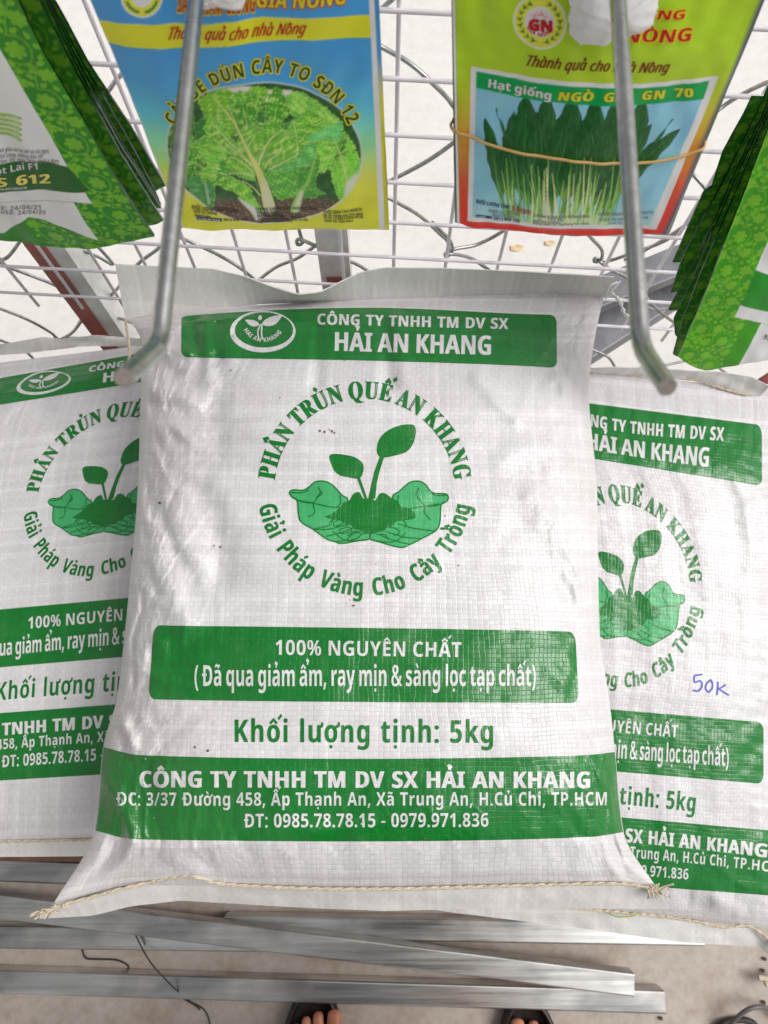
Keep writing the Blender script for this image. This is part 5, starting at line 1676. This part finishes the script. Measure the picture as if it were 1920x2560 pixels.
# ---- fanned green floral packets, left
GREEN, LITE = (40, 128, 26), (112, 176, 36)
PL = Packet((0, 604), .300, 0, 0, bow=.004, seed=61, w=.112, h=.225)
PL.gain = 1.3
_st = PL.st(np.array([(386, 588), (0, 604)], float))
def sc4(*a): return [(a[i] / 3.457, a[i + 1] / 3.457) for i in range(0, len(a), 2)]
def paint_l(px, py, S, T):
    p = Paint(px, py, GREEN)
    r_edge = outl[1](T.ravel())
    f_ = Paint.__new__(Paint); f_.x, f_.y, f_.c = (S.ravel() - r_edge) * 1000 + 24, T.ravel() * 1000 + 8, p.c
    floral(f_, GREEN, LITE, 29.0, 12.0)
    f2 = Paint.__new__(Paint); f2.x, f2.y, f2.c = f_.x + 25, f_.y + 13, p.c
    floral(f2, GREEN, LITE, 29.0, 12.0); f2.x = f2.x + 25; f2.y = f2.y + 8; floral(f2, GREEN, LITE, 29.0, 12.0)
    p.c *= (1 - .10 * np.clip(wob(p.x / 60, p.y / 60, 3), 0, 1))[:, None]
    wht = (232, 230, 231)
    p.poly(sc4(-700, 200, -40, 250, 10, 360, 330, 930, 590, 1390, 370, 1340, 0, 1360, -700, 1400), wht, 1.5, curve=False)
    p.poly(sc4(-700, 1400, 0, 1362, 370, 1340, 590, 1390, 690, 1500, 770, 1600, 740, 1622, 380, 1612, 0, 1628, -700, 1700), (28, 92, 30), 1.5, curve=False)
    p.poly(sc4(-700, 1700, 0, 1628, 380, 1600, 740, 1618, 802, 1716, 640, 1690, 300, 1700, 0, 1718, -700, 1760), wht, 1.5, curve=False)
    p.poly(sc4(-700, 1760, 0, 1718, 640, 1690, 740, 1870, 858, 2052, 640, 1960, 400, 1880, 250, 1852, 40, 2005, -700, 2060), (222, 222, 222), 1.5, curve=False)
    p.poly(sc4(-700, 1745, 0, 1712, 640, 1688, 646, 1698, 0, 1722, -700, 1760), (176, 178, 176), 1.0, .7, curve=False)
    for k in range(5):
        y0 = 930 + k * 42
        p.stroke(sc4(-400, y0 - 60 + k * 10, 60, y0 - 10, 190, y0 + 50 + k * 6 - 20), [10, 11, 7], (140 + 12 * (k % 2), 184, 84), 2)
        p.stroke(sc4(-400, y0 - 75 + k * 10, 60, y0 - 22, 170, y0 + 20 + k * 6), [2, 2.5, 1.5], (214, 226, 172), 2, .8)
        p.stroke(sc4(-400, y0 - 45 + k * 10, 60, y0 + 8, 185, y0 + 52 + k * 6), [2, 2, 1], (60, 96, 40), 2, .8)
    crimp = np.clip(1 - (T.ravel() - outl[2](np.clip((S.ravel() - outl[0](T.ravel())) / .11, 0, 1))) / .006, 0, 1)
    p.mul((crimp > 0) * (np.mod(p.y * .8 + p.x * .1, 4) < 1.6), .72)
    return p.c
left_r = [(52, 0), (116, 130), (208, 289), (289, 434), (373, 567), (386, 587)]
outl = simple_outline(PL, [(-330, 0), (-120, 620)], left_r, [(-120, 590), (0, 599), (116, 611), (200, 615), (260, 614), (330, 602), (386, 588)])
def prints_l():
    P = Print(PL.st)
    for s, a, b, c in (('lai tạo giữa cải bó xôi và cải ngọt,', (-14, 362), (126, 368), 10), ('rau ngọt. Dễ trồng, chống chịu tốt', (-40, 378), (110, 379), 10), ('Thu: 35 - 40 ngày sau khi gieo. Mật độ 8 x 8cm', (-86, 388), (150, 393), 10)):
        P.text(s, a, b, c, 'ink_grey', 1, off=-.02, space=.45)
    P.text('Ngọt Lai F1', (-44, 424), (101, 407), 17, 'ink_white', 1, off=-.02, space=.4)
    P.text('S 612', (-6, 455), (129, 443), 24, 'ink_pale_yellow', 1, off=.03, space=.6)
    P.text('19:2021/RĐHCM', (2, 464), (70, 460), 6, 'ink_white', 1, off=-.03)
    P.text('SX: 24/04/21', (-8, 519), (106, 514), 12, 'ink_grey', 1, off=-.05, track=.1)
    P.text('HSD: 24/04/23', (2, 530), (116, 526), 10, 'ink_grey', 1, off=-.05, track=.1)
    return PL.cut(P)
GR3 = 'fanned floral packets at the left edge'
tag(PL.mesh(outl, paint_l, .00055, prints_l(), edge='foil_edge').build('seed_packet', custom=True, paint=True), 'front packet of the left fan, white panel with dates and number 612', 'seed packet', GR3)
def floral_paint(outf, dark=1.0, right=True, per=29.0, ph=0.0):
    def f(px, py, S, T):
        p = Paint(px, py, GREEN)
        e = outf[1](T.ravel()) if right else outf[0](T.ravel())
        f_ = Paint.__new__(Paint); f_.x, f_.y, f_.c = ((S.ravel() - e) * 1000 + 24) if right else (S.ravel() - e) * 1000, T.ravel() * 1000 + ph, p.c
        floral(f_, GREEN, LITE, per, 12.0)
        if not right:
            pass
        b0 = T.ravel() - T.min()
        p.mul((b0 < .006) * (np.mod(p.x * .9 + p.y * .3, 4) < 1.7), .7)
        return p.c
    return f
for k, (r_, b_, dy, yw, lab) in enumerate((
        ([(100, 0), (190, 180), (300, 380), (408, 552)], (372, 566), .006, -4, 'green floral packet directly behind the 612 packet'),
        ([(112, 0), (205, 190), (310, 380), (403, 520)], (360, 520), .0125, -6, 'third green floral packet counted from the front of the left fan'),
        ([(118, 0), (210, 185), (312, 370), (402, 512)], (360, 514), .018, -8, 'fourth green floral packet of the left fan, a thin edge'),
        ([(122, 0), (214, 170), (316, 340), (398, 500)], (350, 505), .0235, -10, 'fifth green floral packet of the left fan, a thinner edge'),
        ([(135, 0), (220, 156), (324, 310), (414, 466)], (360, 490), .030, -14, 'shaded rearmost packet of the left fan, longest side showing'))):
    pk = Packet((0, 600), .303 + dy, 0, 0, bow=.001, wave=.0008, seed=70 + k, w=.115, h=.225)
    pk.gain = .85  # shade behind the front packet put into a dimmer paint gain
    o_ = simple_outline(pk, [(-300, 0), (-100, 600)], r_, [(-60, b_[1] + 20), (150, b_[1] + 24), b_, r_[-1]])
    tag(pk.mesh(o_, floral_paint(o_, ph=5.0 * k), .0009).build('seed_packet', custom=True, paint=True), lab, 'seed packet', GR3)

# ---- fanned green floral packets, right
PR = Packet((1700, 905), .285, 0, 20, bow=.003, seed=81, w=.09, h=.245)
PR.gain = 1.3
def sc5(*a): return [(1640 + a[i] / 2.571, 100 + a[i + 1] / 2.571) for i in range(0, len(a), 2)]
right_l = [(1920, 326), (1807, 621), (1740, 790), (1694, 890)]
outr = simple_outline(PR, [(1990, 140)] + right_l, [(2330, 326), (2100, 860)], [(1694, 890), (1712, 908), (1749, 925), (1775, 924), (1846, 909), (1920, 898), (2100, 880)])
def paint_r(px, py, S, T):
    p = Paint(px, py, GREEN)
    f_ = Paint.__new__(Paint); f_.x, f_.y, f_.c = (S.ravel() - outr[0](T.ravel())) * 1000 * 1.05, T.ravel() * 1000, p.c
    g2 = (58, 146, 26); p.put(np.ones(p.x.shape), g2)
    floral(f_, g2, (112, 172, 44), 27.0, 9.0)
    f2 = Paint.__new__(Paint); f2.x, f2.y, f2.c = f_.x - 21, f_.y + 11, p.c
    floral(f2, g2, (112, 172, 44), 27.0, 9.0)
    wht = (234, 234, 234)
    p.poly(sc5(800, 1100, 720, 1270, 635, 1465, 720, 1492, 1500, 1600, 1500, 900), wht, 1.4, curve=False)
    p.poly(sc5(635, 1465, 720, 1492, 1500, 1640, 1500, 1900, 720, 1732, 600, 1705, 537, 1690), (38, 140, 44), 1.4, curve=False)
    p.poly(sc5(537, 1690, 600, 1708, 720, 1735, 1500, 1900, 1500, 2000, 720, 1822, 600, 1790, 500, 1766), wht, 1.4, curve=False)
    p.poly(sc5(672, 1812, 720, 1824, 1500, 2000, 1500, 2300, 720, 2120, 528, 2082), wht, 1.4, curve=False)
    b0 = p.y - 880
    return p.c
pr_ = Print(PR.st); pr_.text('K.L: 10g', (1906, 842), (1975, 858), 13, 'ink_grey', 1, off=-.06)
GR4 = 'fanned floral packets at the right edge'
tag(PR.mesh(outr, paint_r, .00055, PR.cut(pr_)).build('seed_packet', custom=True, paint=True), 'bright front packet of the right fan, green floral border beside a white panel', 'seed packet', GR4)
for k, (l_, b_, dy, lab) in enumerate((
        (sc5(720, 480, 560, 870, 330, 1400, 170, 1800, 110, 2020), (1705, 890), .007, 'dark packet right behind the bright one of the right fan'),
        (sc5(700, 500, 500, 920, 260, 1480, 115, 1800, 125, 1900), (1700, 850), .014, 'dark packet with a bulging lower edge in the right fan'),
        (sc5(690, 470, 480, 920, 240, 1450, 80, 1735), (1690, 775), .021, 'lighter green packet tip sticking out low in the right fan'),
        (sc5(680, 400, 440, 900, 180, 1380, 95, 1625), (1690, 730), .028, 'narrow dark packet above the lighter tip in the right fan'),
        (sc5(720, 150, 560, 480, 430, 720, 355, 950, 318, 955, 250, 1100, 108, 1432), (1700, 655), .036, 'rearmost packet of the right fan with a notched side'))):
    pk = Packet((1700, 905), .288 + dy * 1.05, 0, 20 - .8 * k, bow=.001, wave=.0006, seed=90 + k, w=.10, h=.245)
    pk.gain = .85  # lower gain paints in the shade between the stacked packets
    o_ = simple_outline(pk, l_, [(2330, 326), (2100, 860)], [l_[-1], b_, (1850, b_[1] - 20), (2100, b_[1] - 60)])
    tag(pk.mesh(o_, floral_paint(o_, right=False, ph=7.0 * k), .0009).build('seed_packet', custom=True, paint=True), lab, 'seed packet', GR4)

# ------------------------------------------------------------------ small things on the floor and sacks
def wire(name, pts, z, r, mat, label, cat):
    w3 = [on_z(x, y, zz) for (x, y), zz in zip(pts, np.broadcast_to(z, (len(pts),)))]
    m = MB(); m.tube(smooth_path(w3, len(pts) * 8), r, mat, 6)
    return tag(m.build(name), label, cat)
wire('wire_offcut', [(335, 2330), (372, 2400), (420, 2455), (470, 2500), (515, 2530), (532, 2600)], [.033, .05, .05, .01, .004, .004], .0011, 'black_wire', 'thin dark wire running down over the lowest tube to the frame bottom', 'wire')
wire('wire_offcut', [(350, 2335), (362, 2362), (365, 2370)], [.035, .03, .005], .0009, 'black_wire', 'short dark wire beside the long one above the lowest tube', 'wire')
wire('wire_offcut', [(205, 2372), (215, 2395), (245, 2398), (290, 2400), (318, 2412), (322, 2425)], .003, .0013, 'black_wire', 'crooked dark wire on the floor at the left between tubes', 'wire')
wire('wire_offcut', [(448, 2490), (490, 2515), (500, 2525)], .003, .0011, 'black_wire', 'short dark wire end crossing below the lowest tube', 'wire')
wire('cable', [(1790, 2620), (1820, 2570), (1860, 2530), (1895, 2517), (1925, 2525), (1960, 2560)], [.005, .02, .03, .03, .02, .005], .0035, 'cable_grey', 'grey cable looping in the bottom right corner', 'cable')
wire('cable', [(1760, 2600), (1800, 2562), (1845, 2550), (1880, 2556), (1900, 2580)], .006, .0045, 'black_wire', 'black cable lying under the grey loop', 'cable')
for k, (pts, lb) in enumerate((([(1895, 2444), (1920, 2446), (1950, 2440)], 'upper pale string end at the right frame edge'), ([(1912, 2460), (1930, 2455), (1960, 2450)], 'lower pale string end at the right frame edge'))):
    wire('string_end', pts, .02, .004, 'cord', lb, 'string')
for k, (x, y, lb) in enumerate(((1913, 2398, 'dark brown crumb at the right frame edge'), (1908, 2427, 'dark crumb above the pale string ends'), (1653, 2547, 'small brown crumb left of the cables'), (1911, 2507, 'brown crumb beside the grey cable loop'))):
    c = on_z(x, y, .004); m = MB()
    th = np.linspace(0, 2 * math.pi, 10, endpoint=False)
    m.grid(np.array([[c + [r_ * math.cos(a) * (1 + .2 * math.sin(3 * a)), r_ * math.sin(a), z_] for a in th] for r_, z_ in ((.0001, .002), (.002, .0015), (.0028, -.001), (.002, -.003), (.0001, -.004))]), 'dirt_speck', closed=True)
    tag(m.build('crumb'), lb, 'crumb', 'crumbs on the floor')
for x, y, r_, lb in ((1292, 616, .013, 'ochre stain on the pale pavement'), (1375, 604, .010, 'paler stain on the pavement right of the ochre one')):
    c = on_z(x, y, .006); m = MB()  # ochre ground stains, added as thin flat discs
    th = np.linspace(0, 2 * math.pi, 16, endpoint=False)
    m.grid(np.array([[c + [k * r_ * math.cos(a) * (1 + .2 * math.cos(3 * a)), k * r_ * .6 * math.sin(a), -.003 + .001 * math.cos(2 * a) * k] for a in th] for k in (.01, .5, 1)]), 'ochre_stain', closed=True)
    tag(m.build('ochre_stain', smooth=True), lb, 'stain')
wire('grass_blade', [(1522, 2283), (1545, 2292), (1580, 2290), (1595, 2281)], [.372, .374, .374, .373], .0006, 'grass_blade', 'thin green grass blade on the seam of the right sack', 'grass blade')
m = MB()
a = np.array([on_z(1512, 744, .60), on_z(1530, 735, .606), on_z(1550, 755, .607), on_z(1562, 785, .603), on_z(1580, 792, .602)])
m.tube(smooth_path(a, 30), .0016, 'frayed_white', 6, rr=.0016 + .0006 * np.sin(np.arange(30) * 1.3))
m.tube(smooth_path([on_z(1512, 742, .60), on_z(1525, 715, .61), on_z(1545, 705, .612)], 14), .0012, 'frayed_white', 5)
m.tube(smooth_path([on_z(1514, 742, .601), on_z(1534, 722, .608), on_z(1552, 702, .613)], 14), .0008, 'frayed_white', 5)
m.build('frayed_tape', bpy.data.objects['fertiliser_sack'])
m = MB()
a = [on_z(x, y, z_) for x, y, z_ in ((312, 798, .60), (318, 840, .597), (322, 880, .592), (320, 915, .59))]
m.tube(smooth_path(a, 30), .0009, 'cord', 6); m.tube(smooth_path([q_ + np.array([.0014, 0, .001]) for q_ in a], 30), .0008, 'cord', 6)
m.build('loose_thread', bpy.data.objects['fertiliser_sack'])
c = on_z(1932, 1500, .42); m = MB()
m.grid(np.array([[c + [r_ * .028 * math.cos(a), r_ * .05 * math.sin(a), z_] for a in np.linspace(0, 6.283, 20, endpoint=False)] for r_, z_ in ((.02, .02), (.6, .016), (1, 0), (.6, -.02), (.02, -.024))]), 'pink_plastic', closed=True)
tag(m.build('pink_bundle'), 'sliver of pink plastic beside the right sack at the frame edge', 'plastic')

# ------------------------------------------------------------------ the photographer's feet and legs
def foot_axes(px, py):
    return on_z(px, py, .022)
person = empty('person', (.05, -.55, 0))
tag(person, 'person in grey trousers and dark sandals, only toes in view', 'person')
FT = {}
verts, edges, rad = [], [], []
def vtx(p, r):
    verts.append(p); rad.append(r); return len(verts) - 1
pel = vtx((.05, -.60, .92), .12)
for sgn, tip in ((-1, on_z(838, 2499, .024)), (1, on_z(1290, 2521, .024))):
    inner = -sgn
    bx, by = tip[0], tip[1]
    hip = vtx((.05 + sgn * .085, -.60, .86), .085)
    kx, ky = (bx + .02 * sgn, by - .03) if sgn < 0 else (bx - .085, by + .10)
    knee = vtx((kx, ky - .07, .48), .056)
    ank = vtx((bx + sgn * .02, by - .20, .085), .034)
    mid = vtx((bx + sgn * .018, by - .11, .052), .036)
    ball = vtx((bx + sgn * .016, by - .058, .032), .032)
    heel = vtx((bx + sgn * .022, by - .245, .036), .032)
    edges += [(pel, hip), (hip, knee), (knee, ank), (ank, mid), (mid, ball), (ank, heel)]
    for k, (dx, dy, r) in enumerate(((0, 0, .0115), (.024, -.005, .0085), (.041, -.012, .0078), (.056, -.022, .0072), (.069, -.034, .0068))):
        root_ = vtx((bx + sgn * dx * .78 + sgn * .002, by - .040 + dy * .8, .028), r * 1.12)
        md = vtx((bx + sgn * dx, by - .020 + dy, .029 - .001 * k), r * 1.0)
        en = vtx((bx + sgn * dx, by - r + dy, .024), r * .92)
        edges += [(ball, root_), (root_, md), (md, en)]
    FT[sgn] = (bx, by)
me = bpy.data.meshes.new('body')
me.from_pydata([tuple(np.array(v) - BASE['person']) for v in verts], edges, [])
bo = bpy.data.objects.new('body', me); COL.objects.link(bo); bo.parent = person
me.materials.append(MATS['skin'])
sk = bo.modifiers.new('skin', 'SKIN'); sk.use_smooth_shade = True
for i, r in enumerate(rad):
    me.skin_vertices[0].data[i].radius = (r, r)
me.skin_vertices[0].data[0].use_root = True
sb_ = bo.modifiers.new('sub', 'SUBSURF'); sb_.levels = 2; sb_.render_levels = 2
# sandals: thick moulded sole with a raised rim and a broad strap
for sgn in (-1, 1):
    bx, by = FT[sgn]
    cx = bx + (sgn * .030 if sgn < 0 else .016)
    def outl_s(k, y0=by + .011, L=.275):
        out = []
        for a in np.linspace(0, 2 * math.pi, 56, endpoint=False):
            yy = math.sin(a)
            w_ = .050 if yy > 0 else .040
            w_ *= abs(math.cos(a)) ** .75 * math.copysign(1, math.cos(a))
            out.append((cx + w_ * k + sgn * .006 * (1 - yy), y0 - L / 2 + yy * (L / 2) * (1 - (1 - k) * .3)))
        return out
    m = MB()
    m.grid(np.array([[(x, y, z_) for x, y in outl_s(k)] for k, z_ in ((.02, .001), (.96, .001), (1.02, .006), (1.0, .013), (1.03, .018), (1.0, .026), (.93, .030), (.87, .027), (.84, .016), (.80, .014), (.02, .014))]), 'sandal_foam', closed=True)
    root_s = m.build('sandal', person)
    m = MB()
    G = []
    for t_ in np.linspace(0, math.pi, 20):
        G.append([(cx + sgn * .006 + .050 * math.cos(t_), by - .085 - y_ - .012 * math.sin(t_), .022 + (.058 + y_ * .25) * math.sin(t_)) for y_ in (0, .02, .045, .06)])
    G = np.array(G)
    m.grid(G, 'sandal_foam'); m.grid(G * [1, 1, 1] + np.array([0, 0, .003]), 'sandal_foam', flip=True)
    m.build('strap', root_s)
# trousers: loose legs, the right knee pushed forward
m = MB()
for sgn in (-1, 1):
    bx, by = FT[sgn]
    kn = (bx + .02 * sgn, by - .10, .48) if sgn < 0 else (bx - .085, by + .016, .48)
    path = smooth_path([(bx + sgn * .02, by - .19, .13), (bx + sgn * .02, by - .17, .28), (kn[0] - .0, kn[1] + .0, .48), (.05 + sgn * .088, -.59, .80)], 24)
    m.tube(path, .08, 'trouser_cloth', 24, caps=False, rr=np.interp(np.arange(24), [0, 8, 12, 23], [.075, .078, .08, .105]) + .002 * np.sin(np.arange(24) * 1.9))
m.grid(np.array([[(.05 + .185 * k * math.cos(a), -.59 + .115 * k * math.sin(a), z_) for a in np.linspace(0, 2 * math.pi, 28, endpoint=False)] for k, z_ in ((.35, .72), (.9, .76), (1.02, .84), (.95, .98), (.90, 1.02), (.86, 1.02))]), 'trouser_cloth', closed=True)
m.build('trousers', person)
